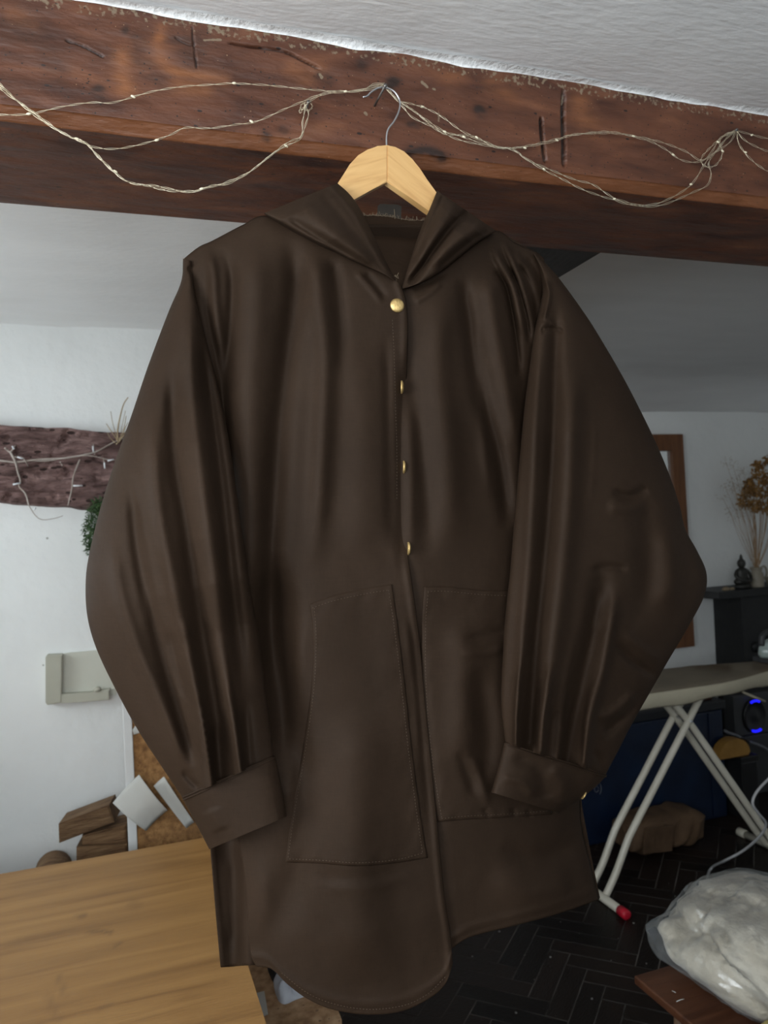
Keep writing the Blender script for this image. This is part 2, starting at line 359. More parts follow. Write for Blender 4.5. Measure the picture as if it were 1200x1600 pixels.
def glassy(name, tint, gloss, rough, milky=0):
    m, nt, p = new_mat(name); N, L = nt.nodes, nt.links; N.remove(p)
    t = N.new('ShaderNodeBsdfTransparent'); t.inputs[0].default_value = (*tint, 1)
    g = N.new('ShaderNodeBsdfGlossy'); g.inputs['Roughness'].default_value = rough; g.inputs['Color'].default_value = (.9, .93, .97, 1)
    lw = N.new('ShaderNodeLayerWeight'); lw.inputs['Blend'].default_value = .25
    mr = N.new('ShaderNodeMapRange'); mr.inputs['To Min'].default_value = gloss; mr.inputs['To Max'].default_value = min(1, gloss+.5); L.new(lw.outputs['Fresnel'], mr.inputs['Value'])
    nz = N.new('ShaderNodeTexNoise'); nz.inputs['Scale'].default_value = 22; b = N.new('ShaderNodeBump'); b.inputs['Strength'].default_value = .5 if rough > .05 else .02
    L.new(nz.outputs['Fac'], b.inputs['Height']); L.new(b.outputs[0], g.inputs['Normal'])
    mx = N.new('ShaderNodeMixShader'); L.new(mr.outputs[0], mx.inputs[0]); L.new(t.outputs[0], mx.inputs[1]); L.new(g.outputs[0], mx.inputs[2])
    if milky:
        df = N.new('ShaderNodeBsdfDiffuse'); df.inputs[0].default_value = (.80, .86, .92, 1); tl = N.new('ShaderNodeBsdfTranslucent'); tl.inputs[0].default_value = (.8, .86, .92, 1)
        m1 = N.new('ShaderNodeMixShader'); m1.inputs[0].default_value = .4; L.new(df.outputs[0], m1.inputs[1]); L.new(tl.outputs[0], m1.inputs[2])
        m2 = N.new('ShaderNodeMixShader'); m2.inputs[0].default_value = milky; L.new(mx.outputs[0], m2.inputs[1]); L.new(m1.outputs[0], m2.inputs[2]); mx = m2
    L.new(mx.outputs[0], N['Material Output'].inputs['Surface']); return m
M['window_glass'] = glassy('window_glass', (.97, .98, .98), .03, .0)
M['bag_film'] = glassy('clear_polythene', (.97, .97, .97), .015, .12, .11)
def emissive(name, c, s):
    m, nt, p = new_mat(name); p.inputs['Base Color'].default_value = (*c, 1); p.inputs['Emission Color'].default_value = (*c, 1); p.inputs['Emission Strength'].default_value = s; return m
M['led'] = emissive('blue_led', (.01, .01, 1.0), .9)

# ---------------------------------------------------------------- room shell
XL, XR, YF, YB, YBL, XJ, ZC = -1.30, 4.60, -1.15, 3.85, 2.77, 0.60, 2.363
T = 0.14
def wall(name, boxes, label):
    bm = bmesh.new()
    for lo, hi in boxes: bm_box(bm, lo, hi)
    o = link(name, from_bm(bm), M['plaster']); o['kind'] = 'structure'; o['label'] = label; return o
def holed(axis, a0, a1, w, holes):
    """boxes of a wall with rectangular openings; axis: 'x' runs along x at y range w, 'y' along y at x range w"""
    out = []; cur = a0
    def add(p, q, z0, z1): out.append((((p, w[0], z0), (q, w[1], z1)) if axis == 'x' else ((w[0], p, z0), (w[1], q, z1))))
    for h0, h1, z0, z1 in holes:
        add(cur, h0, 0, ZC); add(h0, h1, 0, z0); add(h0, h1, z1, ZC); cur = h1
    add(cur, a1, 0, ZC); return out
WIN = [('x', (YF-T, YF), -1.0, 0.3, 1.3, 2.24), ('x', (YF-T, YF), 1.2, 2.3, 1.3, 2.24), ('y', (XL-T, XL), -.7, .5, 1.33, 2.26), ('y', (XL-T, XL), 1.6, 2.4, 1.44, 2.08)]
wall('wall_front', holed('x', XL-T, XR+T, (YF-T, YF), [(w[2], w[3], w[4], w[5]) for w in WIN[:2]]), 'white plaster wall with two windows behind the viewer')
wall('wall_left', holed('y', YF, YBL+T, (XL-T, XL), [(-.7, .5, 1.33, 2.26), (1.6, 2.4, 1.44, 2.08)]), 'white plaster side wall with two windows')
wall('wall_right', [((XR, YF, 0), (XR+T, YB+T, ZC))], 'white plaster side wall')
# the far walls are old lime plaster: slightly uneven
def plaster_wall(name, x0, x1, y, label, seed):
    nx, nz = 90, 60
    X, Z = np.meshgrid(np.linspace(x0, x1, nx), np.linspace(0, ZC+.02, nz))
    Yv = y+.006*fbm(X*2.2, Z*2.2, seed, 3)
    V = np.stack([X, Yv, Z], -1).reshape(-1, 3); Vb = np.array([(x0, y+T, 0), (x1, y+T, 0), (x1, y+T, ZC+.02), (x0, y+T, ZC+.02)])
    me = fast_mesh(V, grid_faces(nz, nx))
    bm = bmesh.new(); bm.from_mesh(me); bm_box(bm, (x0, y+.03, 0), (x1, y+T, ZC))
    o = link(name, from_bm(bm, False), M['plaster'], smooth=True); o['kind'] = 'structure'; o['label'] = label; return o
plaster_wall('wall_back_left', XL-T, XJ, YBL, 'white lime plaster wall behind the plywood table', 3)
plaster_wall('wall_back_right', XJ-T, XR+T, YB, 'white plaster wall behind the ironing board', 5)
wall('wall_return', [((XJ-T, YBL+.02, 0), (XJ, YB+.02, ZC))], 'short return of the white plaster wall')
# ceiling: uneven plaster on both sides of the beam, coved down towards the right-hand far wall
nx, ny = 220, 200
X, Y = np.meshgrid(np.linspace(XL-T, XR+T, nx), np.linspace(YF-T, YB+T, ny))
Zc = ZC+.004*fbm(X*2.0, Y*2.0, 11, 4)+.0015*fbm(X*14, Y*14, 12, 2)
Zc = Zc-.12*sstep(YB-.75, YB, Y)**2*sstep(.6, 1.4, X)
V = np.stack([X, Y, Zc], -1).reshape(-1, 3)
me = fast_mesh(V, grid_faces(ny, nx)); bm = bmesh.new(); bm.from_mesh(me); bm_box(bm, (XL-T, YF-T, ZC+.02), (XR+T, YB+T, ZC+.12))
o = link('ceiling', from_bm(bm, False), M['ceiling'], smooth=True); o['kind'] = 'structure'; o['label'] = 'white painted plaster ceiling with brush marks'
# windows
for i, (ax, w, a0, a1, z0, z1) in enumerate(WIN):
    c = ((a0+a1)/2, (w[0]+w[1])/2, z0) if ax == 'x' else ((w[0]+w[1])/2, (a0+a1)/2, z0)
    wo = thing('window_%d' % (i+1), 'white painted casement window', None, c, kind='structure')
    def wb(name, p, q, za, zb, d0, d1, m):
        lo, hi = ((p, w[0]+d0, za), (q, w[0]+d1, zb)) if ax == 'x' else ((w[0]+d0, p, za), (w[0]+d1, q, zb))
        return box(name, lo, hi, m, wo, bev=.003)
    wb('frame', a0, a0+.05, z0, z1, .05, .1, M['white_paint']); wb('frame', a1-.05, a1, z0, z1, .05, .1, M['white_paint'])
    wb('frame', a0+.05, a1-.05, z0, z0+.05, .05, .1, M['white_paint']); wb('frame', a0+.05, a1-.05, z1-.05, z1, .05, .1, M['white_paint'])
    mid = (a0+a1)/2; wb('mullion', mid-.02, mid+.02, z0+.05, z1-.05, .055, .095, M['white_paint'])
    for p, q in ((a0+.05, mid-.02), (mid+.02, a1-.05)): wb('pane', p, q, z0+.05, z1-.05, .073, .077, M['window_glass'])

# floor: dark herringbone blocks laid at 45 degrees, joints with pale dust
fl = box('floor', (XL-T, YF-T, -.10), (XR+T, YB+T, -.0012), M['floor_joint'], bev=0, base=(0, 0, 0)); fl['kind'] = 'structure'; fl['label'] = 'dark oak herringbone block floor with dusty joints'
BW, BL, n4 = .078, .312, 4
bm = bmesh.new(); bm_box(bm, (-BL/2+.0017, -BW/2+.0017, -.012), (BL/2-.0017, BW/2-.0017, 0), .0010, 1)
blk_me = from_bm(bm); blk_me.materials.append(M['floor_block'])
c45, s45 = math.cos(math.pi/4), math.sin(math.pi/4)
blocks = []
for ix in range(-70, 130):
    for iy in range(-70, 130):
        k = (ix-iy) % (2*n4)
        if k == 0: p, q, r = (ix+n4/2)*BW, (iy+.5)*BW, 0
        elif k == 2*n4-1: p, q, r = (ix+.5)*BW, (iy+n4/2)*BW, math.pi/2
        else: continue
        x, y = p*c45-q*s45, p*s45+q*c45
        if XL-.1 < x < XR+.1 and YF-.1 < y < YB+.1: blocks.append((x, y, r+math.pi/4))
shown, rest = [], []
for b in blocks:
    (shown if (1.0 < b[0] < 3.0 and 1.75 < b[1] < 3.1 and b[1] > .62*b[0]+.45 and b[1] < 1.5*b[0]+.7) else rest).append(b)
for x, y, r in shown:
    o = bpy.data.objects.new('floor_block', blk_me); COL.objects.link(o); o.parent = fl
    o.location = (x, y, random.uniform(-.0006, .0008)); o.rotation_euler = (random.gauss(0, .003), random.gauss(0, .003), r)
bm = bmesh.new()
for x, y, r in rest:
    vs = bmesh.ops.create_cube(bm, size=1)['verts']
    bmesh.ops.scale(bm, vec=(BL-.0034, BW-.0034, .012), verts=vs)
    bmesh.ops.transform(bm, matrix=Matrix.Translation((x, y, -.006+random.uniform(-.0005, .0005))) @ Matrix.Rotation(r, 4, 'Z'), verts=vs)
o = link('floor_blocks', from_bm(bm, False), M['floor_block'], fl); o['kind'] = 'stuff'

# ---------------------------------------------------------------- the big ceiling beam
YB0, YB1, ZB0 = 1.08, 1.358, 2.19
xs = np.unique(np.concatenate([np.linspace(XL-.02, -.32, 40), np.linspace(-.32, 1.45, 1050), np.linspace(1.45, XR+.02, 80)]))
CH = .017
prof = [(t, 0) for t in np.linspace(0, 1, 100)]+[(t, 1) for t in np.linspace(0, 1, 8)]+[(t, 2) for t in np.linspace(0, 1, 56)]+[(t, 3) for t in np.linspace(0, 1, 8)]
prof = np.array(prof)
PX, PR = np.meshgrid(xs, np.arange(len(prof)), indexing='ij')
TT, FA = prof[PR, 0], prof[PR, 1]
CX = CH+.0022*fbm(PX*6, PX*0, 23, 4)                      # the hand-cut chamfer wanders a little
Yv = np.choose(FA.astype(int), [YB0+0*TT, YB0+CX*.8*TT, YB0+CX*.8+(YB1-YB0-CX*.8)*TT, YB1+0*TT])
Zv = np.choose(FA.astype(int), [ZC+.02+(ZB0+CX-ZC-.02)*TT, ZB0+CX*(1-TT), ZB0+0*TT, ZB0+(ZC+.02-ZB0)*TT])
fade = np.where(FA == 0, sstep(1.0, .88, TT), np.where(FA == 2, sstep(0, .08, TT)*sstep(1, .92, TT), 0))
gr = (.0016*fbm(PX*3.0, Zv*30+Yv*30, 21, 4)+.0006*fbm(PX*25, Zv*70+Yv*70, 22, 3))*fade
Yv = Yv-np.where(FA == 0, gr, 0); Zv = Zv+np.where(FA == 2, gr, 0)
P0 = np.stack([PX, np.where(FA == 0, YB0, Yv), Zv], -1)
bpx, bpy_ = to_px(P0.reshape(-1, 3)); bpx = bpx.reshape(PX.shape); bpy_ = bpy_.reshape(PX.shape)
front = (FA <= 1).astype(float)
dark = np.zeros(PX.shape); pale = np.zeros(PX.shape); orange = np.zeros(PX.shape); dep = np.zeros(PX.shape)
def mk(pts, w, a=1.0, tp=(.1, .1)): return stroke(bpx, bpy_, pts, w, a, tp)
for pts, w, d in [([(846, 180), (848, 215), (853, 256)], 4.5, .006), ([(880, 136), (881, 190), (882, 264)], 5, .005),
                  ([(352, 67), (395, 74), (440, 80), (475, 96), (505, 110)], 3.0, .006), ([(100, 62), (130, 72), (165, 90)], 2.2, .003),
                  ([(300, 40), (303, 70), (308, 108)], 2.2, .003), ([(272, 58), (290, 68), (305, 72)], 2.0, .003), ([(1045, 152), (1060, 156)], 6, .004)]:
    g = np.clip(1.5*mk(pts, w*.62)-.25, 0, 1)*front*np.clip(.9+.5*fbm(PX*60, Zv*60, 35, 3), 0, 1); dark = np.maximum(dark, g); dep += 1.6*d*g
for pts, w, a in [([(612, 128), (616, 131)], 10, .9), ([(748, 172), (752, 175)], 8, .9), ([(640, 240), (668, 236), (690, 246)], 8, .9), ([(196, 44), (197, 47)], 6, .8), ([(154, 142), (157, 146)], 10, .8),
                  ([(414, 213), (418, 215)], 7, .8), ([(565, 100), (568, 103)], 8, .7), ([(500, 118), (516, 124)], 7, .7), ([(642, 192), (655, 195)], 6, .7), ([(440, 202), (446, 206)], 6, .5),
                  ([(215, 60), (225, 100), (250, 125)], 14, .35), ([(280, 60), (300, 85), (310, 65)], 18, .45), ([(0, 40), (60, 60), (90, 110)], 22, .3)]:
    dark = np.maximum(dark, np.clip(mk(pts, w, a, (0, 0))*(1.1+.8*fbm(PX*120, Zv*300, 33, 3)), 0, a)*front)
for pts, w, a in [([(252, 45), (248, 75), (258, 100), (285, 112), (330, 120), (352, 125)], 9, .75), ([(192, 90), (190, 110), (196, 135)], 15, .8), ([(455, 105), (480, 118), (500, 108)], 12, .5),
                  ([(905, 165), (912, 185), (930, 195)], 14, .6), ([(280, 132), (320, 140)], 16, .5), ([(770, 130), (800, 150)], 14, .4), ([(20, 20), (50, 40)], 16, .35), ([(700, 120), (720, 112)], 14, .35)]:
    orange = np.maximum(orange, np.clip(mk(pts, w, a, (0, 0))*(1+.7*fbm(PX*30, Zv*160, 34, 3)), 0, 1)*front)
orange = np.maximum(orange, .45*(FA == 1))
topd = ZC-.001-Zv
pale = np.where(FA == 0, .50*sstep(.032, .016, topd), 0)
for pts, w, a in [([(318, 63), (345, 63)], 2.5, .9), ([(660, 128), (668, 136)], 4, .8), ([(676, 138), (680, 140)], 3, .8), ([(686, 176), (687, 188)], 4, .7), ([(878, 130), (881, 160)], 3, .6), ([(500, 116), (503, 120)], 4, .9), ([(571, 176), (573, 179)], 3, .9)]:
    pale = np.maximum(pale, mk(pts, w, a, (0, 0))*front)
Yv = Yv+dep
n_speck = 110
sp_x = rng.uniform(0, 1200, n_speck)
V = np.stack([PX, Yv, Zv], -1).reshape(-1, 3)
F = grid_faces(len(xs), len(prof))
me = fast_mesh(V, F)
for nm, arr in (('dark', dark), ('pale', pale), ('orange', orange)):
    a = me.attributes.new(nm, 'FLOAT', 'POINT'); a.data.foreach_set('value', np.clip(arr, 0, 1).astype(np.float32).ravel())
o = link('ceiling_beam', me, M['beam'], base=(0, 0, 0)); tag(o, 'old reddish-brown oak beam with worm holes crossing under the ceiling', kind='structure')
# pale crack and splinter under the beam are shallow grooves in the mesh already; second beam runs back from it
x0 = at(943, 393, YB1).x
yv = np.linspace(YB1-.02, YB+.02, 120)
pr = [(x0-.20, ZC+.02), (x0-.20, ZB0+.012), (x0-.19, ZB0), (x0-.008, ZB0), (x0, ZB0+.01), (x0, ZC+.02)]
V = np.array([[(px_+.003*math.sin(9*y+j), y, pz+.003*math.sin(7*y+2*j)) for j, (px_, pz) in enumerate(pr)] for y in yv]).reshape(-1, 3)
o = link('cross_beam', fast_mesh(V, grid_faces(len(yv), len(pr)), False), M['beam_dark']); tag(o, 'dark beam running back from the oak beam', kind='structure')
# painted filler bead between ceiling and beam
xv = np.linspace(XL, XR, 900); k = 6
a_ = .010+.004*fbm(xv*11, xv*0, 41, 4); b_ = .004+.0030*fbm(xv*24, xv*0, 42, 3)
V = []
for j in range(k):
    th = j/(k-1)*math.pi/2
    V.append(np.stack([xv, YB0-.002-np.clip(a_, .003, 1)*1.3*(1-math.sin(th))+0*xv, ZC+.008-.010-np.clip(b_, .0008, 1)*(1-math.cos(th))], -1))
V = np.stack(V, 1).reshape(-1, 3)
o = link('trim_1', fast_mesh(V, grid_faces(len(xv), k)), M['fillet']); tag(o, 'white paint bead between ceiling and oak beam', kind='structure')

# ---------------------------------------------------------------- the jacket
Y0 = 1.035
def xl(y): return np.interp(y, [330, 400, 520, 700, 900, 1100, 1320, 1510, 1600], [280, 290, 298, 303, 308, 316, 328, 343, 350])
def xr(y): return np.interp(y, [330, 400, 520, 700, 900, 1100, 1280, 1405, 1600], [838, 850, 854, 862, 877, 892, 908, 937, 960])
SH = spline([(280, 408), (292, 402), (312, 386), (332, 377), (380, 352), (415, 338), (470, 330), (600, 330), (720, 340), (775, 361), (805, 380), (835, 393), (852, 410)], 60)
def ysh(x): return np.interp(x, SH[:, 0], SH[:, 1])
BODY = [  ([(424, 860), (430, 980), (442, 1100), (458, 1240)], 30, -.036, (.25, .3)),  # ridge/valley strokes: points, half width (px), amplitude (m)
    ([(452, 372), (462, 440), (448, 560), (437, 660), (426, 810), (420, 980), (430, 1120)], 17, -.016, (.1, .2)),
    ([(395, 372), (398, 480), (388, 640), (392, 820), (398, 960)], 26, .014, (.1, .2)),
    ([(345, 384), (362, 430), (360, 520), (352, 600), (356, 700)], 9, -.010, (.2, .3)),
    ([(320, 382), (332, 420), (336, 480), (344, 560)], 8, .008, (.2, .3)),
    ([(318, 420), (322, 470), (338, 560), (352, 660), (366, 780)], 7, -.008, (.2, .3)),
    ([(492, 392), (500, 470), (508, 560), (500, 760), (490, 900)], 16, .012, (.1, .3)),
    ([(520, 405), (530, 480), (535, 600)], 10, -.006, (.1, .4)),
    ([(568, 425), (590, 450), (604, 468)], 6, -.004, (.2, .2)), ([(555, 425), (576, 446), (598, 474)], 5, .003, (.2, .2)),
    ([(560, 520), (570, 700), (572, 900)], 34, .008, (.2, .3)),
    ([(602, 520), (606, 620), (608, 760), (612, 880)], 8, -.004, (.2, .3)),
    ([(640, 520), (650, 640), (668, 800), (660, 900)], 14, -.006, (.2, .3)),
    ([(690, 450), (686, 560), (700, 720), (705, 880)], 22, .011, (.15, .3)),
    ([(722, 430), (730, 490), (750, 610), (778, 710), (795, 830)], 12, -.014, (.1, .15)),
    ([(762, 430), (776, 520), (795, 620), (812, 720)], 15, .012, (.1, .2)),
    ([(767, 384), (784, 415), (801, 446), (812, 490), (822, 540)], 6, .013, (.15, .3)),
    ([(785, 372), (801, 409), (816, 452), (830, 510), (834, 545)], 5.5, .014, (.1, .25)),
    ([(804, 394), (822, 424), (834, 450), (841, 478)], 5.5, .012, (.1, .25)),
    ([(772, 418), (790, 446), (800, 490), (808, 545), (812, 600)], 5.5, -.013, (.15, .3)),
    ([(794, 415), (810, 450), (824, 500), (828, 540)], 5, -.014, (.15, .25)),
    ([(812, 412), (830, 446), (838, 480), (836, 510)], 4.5, -.013, (.15, .25)),
    ([(824, 402), (838, 424), (848, 450)], 4, -.008, (.15, .25)),
    ([(645, 452), (672, 440), (700, 424)], 5, -.004, (.1, .2)), ([(648, 472), (668, 460), (690, 440)], 5, .003, (.1, .2)),
    ([(640, 620), (642, 760), (640, 900)], 10, .005, (.2, .3)), ([(742, 500), (752, 640), (765, 780)], 8, .004, (.2, .3)),
    ([(470, 960), (465, 1060), (455, 1180), (452, 1300)], 14, .006, (.2, .3)),
    ([(560, 1100), (556, 1250), (560, 1400), (566, 1540)], 44, .013, (.2, .2)),
    ([(470, 1150), (468, 1320), (440, 1470)], 26, -.008, (.2, .3)),
    ([(645, 950), (655, 1080), (668, 1200), (680, 1330)], 12, -.007, (.2, .3)),
    ([(632, 960), (648, 1080), (655, 1200)], 6, .003, (.2, .3)),
    ([(720, 960), (726, 1080), (716, 1220)], 24, .009, (.2, .3)),
    ([(742, 1040), (760, 1150), (750, 1240)], 18, -.008, (.2, .3)),
    ([(716, 1170), (730, 1210), (744, 1250)], 8, -.004, (.2, .3)), ([(738, 1180), (750, 1215), (762, 1262)], 7, .004, (.2, .3)),
    ([(720, 1000), (760, 992), (795, 985)], 8, -.003, (.3, .2)), ([(715, 1022), (760, 1020), (790, 1012)], 6, .003, (.3, .2)),
    ([(800, 1262), (804, 1276)], 4, -.003, (.2, .2)), ([(824, 1264), (828, 1278)], 4, -.003, (.2, .2)), ([(756, 1262), (764, 1278)], 5, -.003, (.2, .2)),
    ([(780, 1320), (830, 1340), (880, 1330), (920, 1318)], 18, -.006, (.3, .2)), ([(760, 1370), (830, 1395), (900, 1380)], 22, .006, (.3, .2)),
    ([(404, 1330), (412, 1400), (404, 1480)], 16, .005, (.4, .4)),
    ([(470, 1365), (560, 1372), (640, 1358)], 12, -.0018, (.3, .3)), ([(500, 1390), (580, 1385), (650, 1366)], 9, .0012, (.3, .3)),
    
]
def body_depth(px, py):
    px = np.asarray(px, float); py = np.asarray(py, float)
    u = np.clip((px-xl(py))/(xr(py)-xl(py)), 0, 1)
    pr = (1-np.abs(2*u-1)**2.6)**.62
    D = np.interp(py, [380, 480, 700, 1000, 1300, 1600], [.050, .058, .066, .076, .088, .096])
    s = np.clip((py-ysh(px))/110, 0, 1); top = np.sqrt(np.clip(1-(1-s)**2, 0, 1))
    d = D*pr*top
    f = 0
    for st in BODY: f = f+stroke(px, py, *st)*1.15
    f = f+.0022*fbm(px/70, py/190, 51, 3)+.0012*fbm(px/26, py/48, 52, 3)
    d = d+f*np.clip(np.minimum(s*4, 1), 0, 1)*np.clip(np.minimum(u, 1-u)*14, 0, 1)
    return d
def P3(px, py, d): return at_arr(px, py, Y0-d)
def coons(top, bot, left, right, nu, nv):
    """top/bot run left to right, left/right run top to bottom"""
    Tt, Bb, Ll, Rr = spline(top, nu), spline(bot, nu), spline(left, nv), spline(right, nv)
    u = np.linspace(0, 1, nu)[None, :, None]; v = np.linspace(0, 1, nv)[:, None, None]
    S = (1-v)*Tt[None]+v*Bb[None]+(1-u)*Ll[:, None]+u*Rr[:, None]-((1-u)*(1-v)*Tt[0]+u*(1-v)*Tt[-1]+(1-u)*v*Bb[0]+u*v*Bb[-1])
    return S[..., 0], S[..., 1]
def sheet(name, px, py, d, mat, parent, thick=.0016):
    me = fast_mesh(P3(px, py, d).reshape(-1, 3), grid_faces(*px.shape))
    o = link(name, me, mat, parent)
    if thick:
        m = o.modifiers.new('thickness', 'SOLIDIFY'); m.thickness = thick; m.offset = 0
    return o
jb = at(600, 1585, Y0)
jacket = thing('jacket', 'dark brown waxed cotton hooded jacket hanging on a wooden hanger', 'jacket', (jb.x, Y0, jb.z))
EDGE = [(626, 446), (634, 470), (637, 510), (636, 560), (634, 620), (632, 700), (632, 800), (636, 860), (646, 930), (655, 1000), (664, 1100), (674, 1200), (684, 1300), (694, 1400), (703, 1460), (707, 1505)]
ES = spline(EDGE, 80)
def edge_x(y): return np.interp(y, ES[:, 1], ES[:, 0])
def left_depth(px, py):
    d = body_depth(px, py)+.0025
    k = sstep(540, 610, py)*sstep(910, 840, py)
    d = d-.010*k*sstep(-26, 0, px-edge_x(py))                                # the placket rolls inward between the snaps
    d = d+.003*np.exp(-((px-edge_x(py)+5)/5)**2)*(1-k)                       # turned hem along the opening
    return d
HEMB = [(400, 1509), (425, 1514), (450, 1538), (480, 1560), (520, 1577), (575, 1585), (630, 1579), (675, 1557), (697, 1535), (707, 1505)]
px, py = coons([(288, 404), (312, 386), (332, 377), (380, 352), (415, 338), (480, 358), (560, 402), (608, 428), (626, 446)], HEMB,
               [(288, 404), (298, 520), (303, 700), (310, 900), (320, 1100), (345, 1240), (372, 1312), (384, 1380), (388, 1440), (392, 1490), (400, 1509)], EDGE, 130, 380)
px_l, py_l = px, py
hem = .002*np.exp(-((np.linspace(0, 1, 380)[:, None]-.985)/.006)**2)
sheet('front_panel', px, py, left_depth(px, py)+hem, M['fabric'], jacket)
px, py = coons([(606, 448), (640, 449), (690, 424), (745, 380), (776, 361), (805, 380), (835, 393), (850, 404)], [(684, 1500), (712, 1477), (740, 1462), (800, 1447), (860, 1431), (900, 1418), (936, 1405)],
               [(606, 448), (610, 500), (608, 700), (612, 900), (636, 1100), (656, 1300), (670, 1400), (684, 1500)],
               [(850, 404), (854, 520), (862, 700), (877, 900), (892, 1100), (905, 1230), (908, 1290), (922, 1350), (936, 1405)], 110, 350)
dR = body_depth(px, py)-.0025-.004*sstep(20, -10, px-edge_x(py))
sheet('front_panel', px, py, dR+.002*np.exp(-((np.linspace(0, 1, 350)[:, None]-.985)/.006)**2), M['fabric'], jacket)
# back panel: hangs behind, its edges show at the side vents
px, py = coons([(288, 404), (332, 379), (380, 354), (415, 340), (560, 350), (665, 352), (775, 364), (835, 395), (850, 406)],
               [(345, 1511), (388, 1508), (500, 1500), (690, 1466), (860, 1424), (937, 1403)],
               [(288, 404), (296, 520), (302, 700), (309, 900), (317, 1100), (327, 1290), (337, 1420), (345, 1511)],
               [(850, 406), (856, 520), (864, 700), (879, 900), (894, 1100), (907, 1240), (915, 1290), (926, 1350), (937, 1403)], 90, 220)
u = np.clip((px-xl(py))/(xr(py)-xl(py)), 0, 1)
dB = -.055*(1-np.abs(2*u-1)**2.4)**.6*np.clip((py-ysh(px))/100, 0, 1)**.5+.004*fbm(px/40, py/260, 61, 3)*np.clip((py-430)/100, 0, 1)
dB = dB+stroke(px, py, [(352, 1330), (356, 1420), (352, 1500)], 12, .006, (.2, 0))+stroke(px, py, [(366, 1330), (368, 1430), (362, 1490)], 9, -.006, (.2, .2))+stroke(px, py, [(392, 1300), (394, 1508)], 22, .06, (.1, 0))
sheet('back_panel', px, py, dB, M['fabric'], jacket)

# ---- tubes: sleeves, cuffs, hood sides
def loft(name, L, R, cL, cR, tf, tb, folds, parent, mat, nr=260, nf=96, nb=22, pw=(2.3, .56), cap0=False, extra=None):
    """closed tube between two edge curves; cL/cR: depth of the edges, tf/tb: bulge to the front and back, all along t"""
    A, B = spline(L, nr), spline(R, nr); t = np.linspace(0, 1, nr)[:, None]
    th = np.linspace(0, math.pi, nf); u = ((1-np.cos(th))/2)[None, :]
    g = lambda a: np.interp(t, np.linspace(0, 1, len(a)), a)
    px = A[:, :1]*(1-u)+B[:, :1]*u; py = A[:, 1:]*(1-u)+B[:, 1:]*u
    pr = (1-np.abs(2*u-1)**pw[0])**pw[1]
    c = g(cL)*(1-u)+g(cR)*u
    f = 0
    for st in folds: f = f+stroke(px, py, *st)*1.2
    f = f+.0015*fbm(px/45, py/120, hash(name) % 50+70, 3)*1.0
    if extra is not None: f = f+extra(px, py, u, t)
    fr = P3(px, py, c+g(tf)*pr+f*np.clip(np.minimum(u, 1-u)*9, 0, 1)**.8)
    u2 = ((1+np.cos(np.linspace(0, math.pi, nb)))/2)[1:-1][None, :, None]
    EL, ER = fr[:, :1], fr[:, -1:]
    bk = EL*(1-u2)+ER*u2
    bk = bk+np.array([0, 1, 0])*(g(tb)[..., None]*((1-np.abs(2*u2-1)**2.2)**.6))
    V = np.concatenate([fr, bk], 1); nc = V.shape[1]
    return link(name, fast_mesh(V.reshape(-1, 3), grid_faces(nr, nc, 0, True)), mat, parent)
def hs(pts): return spline(pts, 40)
SLL = [(286, 404), (283, 440), (263, 488), (232, 570), (205, 650), (180, 720), (158, 790), (141, 858), (134, 905), (136, 960), (150, 1012), (180, 1076), (215, 1140), (254, 1200), (286, 1248)]
SLR = [(300, 408), (304, 455), (318, 515), (334, 575), (350, 645), (363, 720), (374, 800), (384, 870), (393, 930), (403, 985), (410, 1035), (415, 1078), (420, 1115), (424, 1150), (428, 1183)]
cin = [0.004]+[float(body_depth(p[0]+4, p[1]))+q_ for p, q_ in zip(spline(SLR, 12)[1:], np.linspace(.012, .036, 11))]
SLEEVE_L = [([(331, 1228), (322, 1160), (308, 1080), (292, 1000)], 6, .010, (0, .75), .5), ([(378, 1209), (370, 1140), (358, 1060), (346, 990)], 6, .010, (0, .75), .5), 
            ([(348, 580), (362, 690), (380, 850), (396, 980), (408, 1090)], 11, .009, (.2, .25)), ([(318, 520), (332, 640), (348, 760), (360, 880), (372, 1000), (384, 1100)], 11, -.013, (.15, .3)),
            ([(296, 470), (300, 600), (318, 760), (336, 900), (352, 1040), (366, 1140), (378, 1208)], 15, .011, (.1, 0)), ([(350, 1050), (362, 1120), (374, 1206)], 5, .006, (.3, 0)), ([(382, 1090), (386, 1150), (390, 1200)], 8, -.008, (.3, 0)),
            ([(268, 560), (272, 700), (292, 830), (310, 950), (330, 1070), (350, 1190)], 12, -.012, (.15, .1)), ([(238, 640), (246, 780), (268, 900), (292, 1020), (314, 1130), (330, 1228)], 13, .010, (.15, 0)),
            ([(312, 1090), (322, 1160), (331, 1226)], 5, .007, (.3, 0)), ([(336, 1130), (341, 1180), (345, 1220)], 7, -.008, (.3, 0)), ([(205, 740), (216, 860), (240, 970), (270, 1080), (304, 1200)], 11, -.010, (.15, .1)),
            ([(176, 840), (186, 920), (214, 1010), (256, 1110), (296, 1210)], 12, .008, (.15, .15)), ([(286, 960), (300, 1040), (316, 1110)], 7, .005, (.2, .2)), ([(262, 980), (276, 1040), (292, 1100)], 6, -.005, (.2, .2)),
            ([(212, 800), (222, 868), (228, 920), (233, 985)], 2.6, .0016, (.2, .2)), ([(296, 420), (306, 432), (312, 428)], 4, -.006, (0, 0)), ([(285, 1205), (300, 1222), (312, 1232)], 5, -.005, (.2, .2))]
s1 = loft('sleeve', SLL, SLR, [0, .004, .01, .02, .025, .03, .03, .035, .04, .045, .05, .055], cin, [.012, .024, .036, .046, .052, .054, .054, .054, .052, .048, .040, .026], [.01, .02, .03, .035, .04, .04, .04, .04, .035, .03, .025, .02], SLEEVE_L, jacket, M['fabric'])
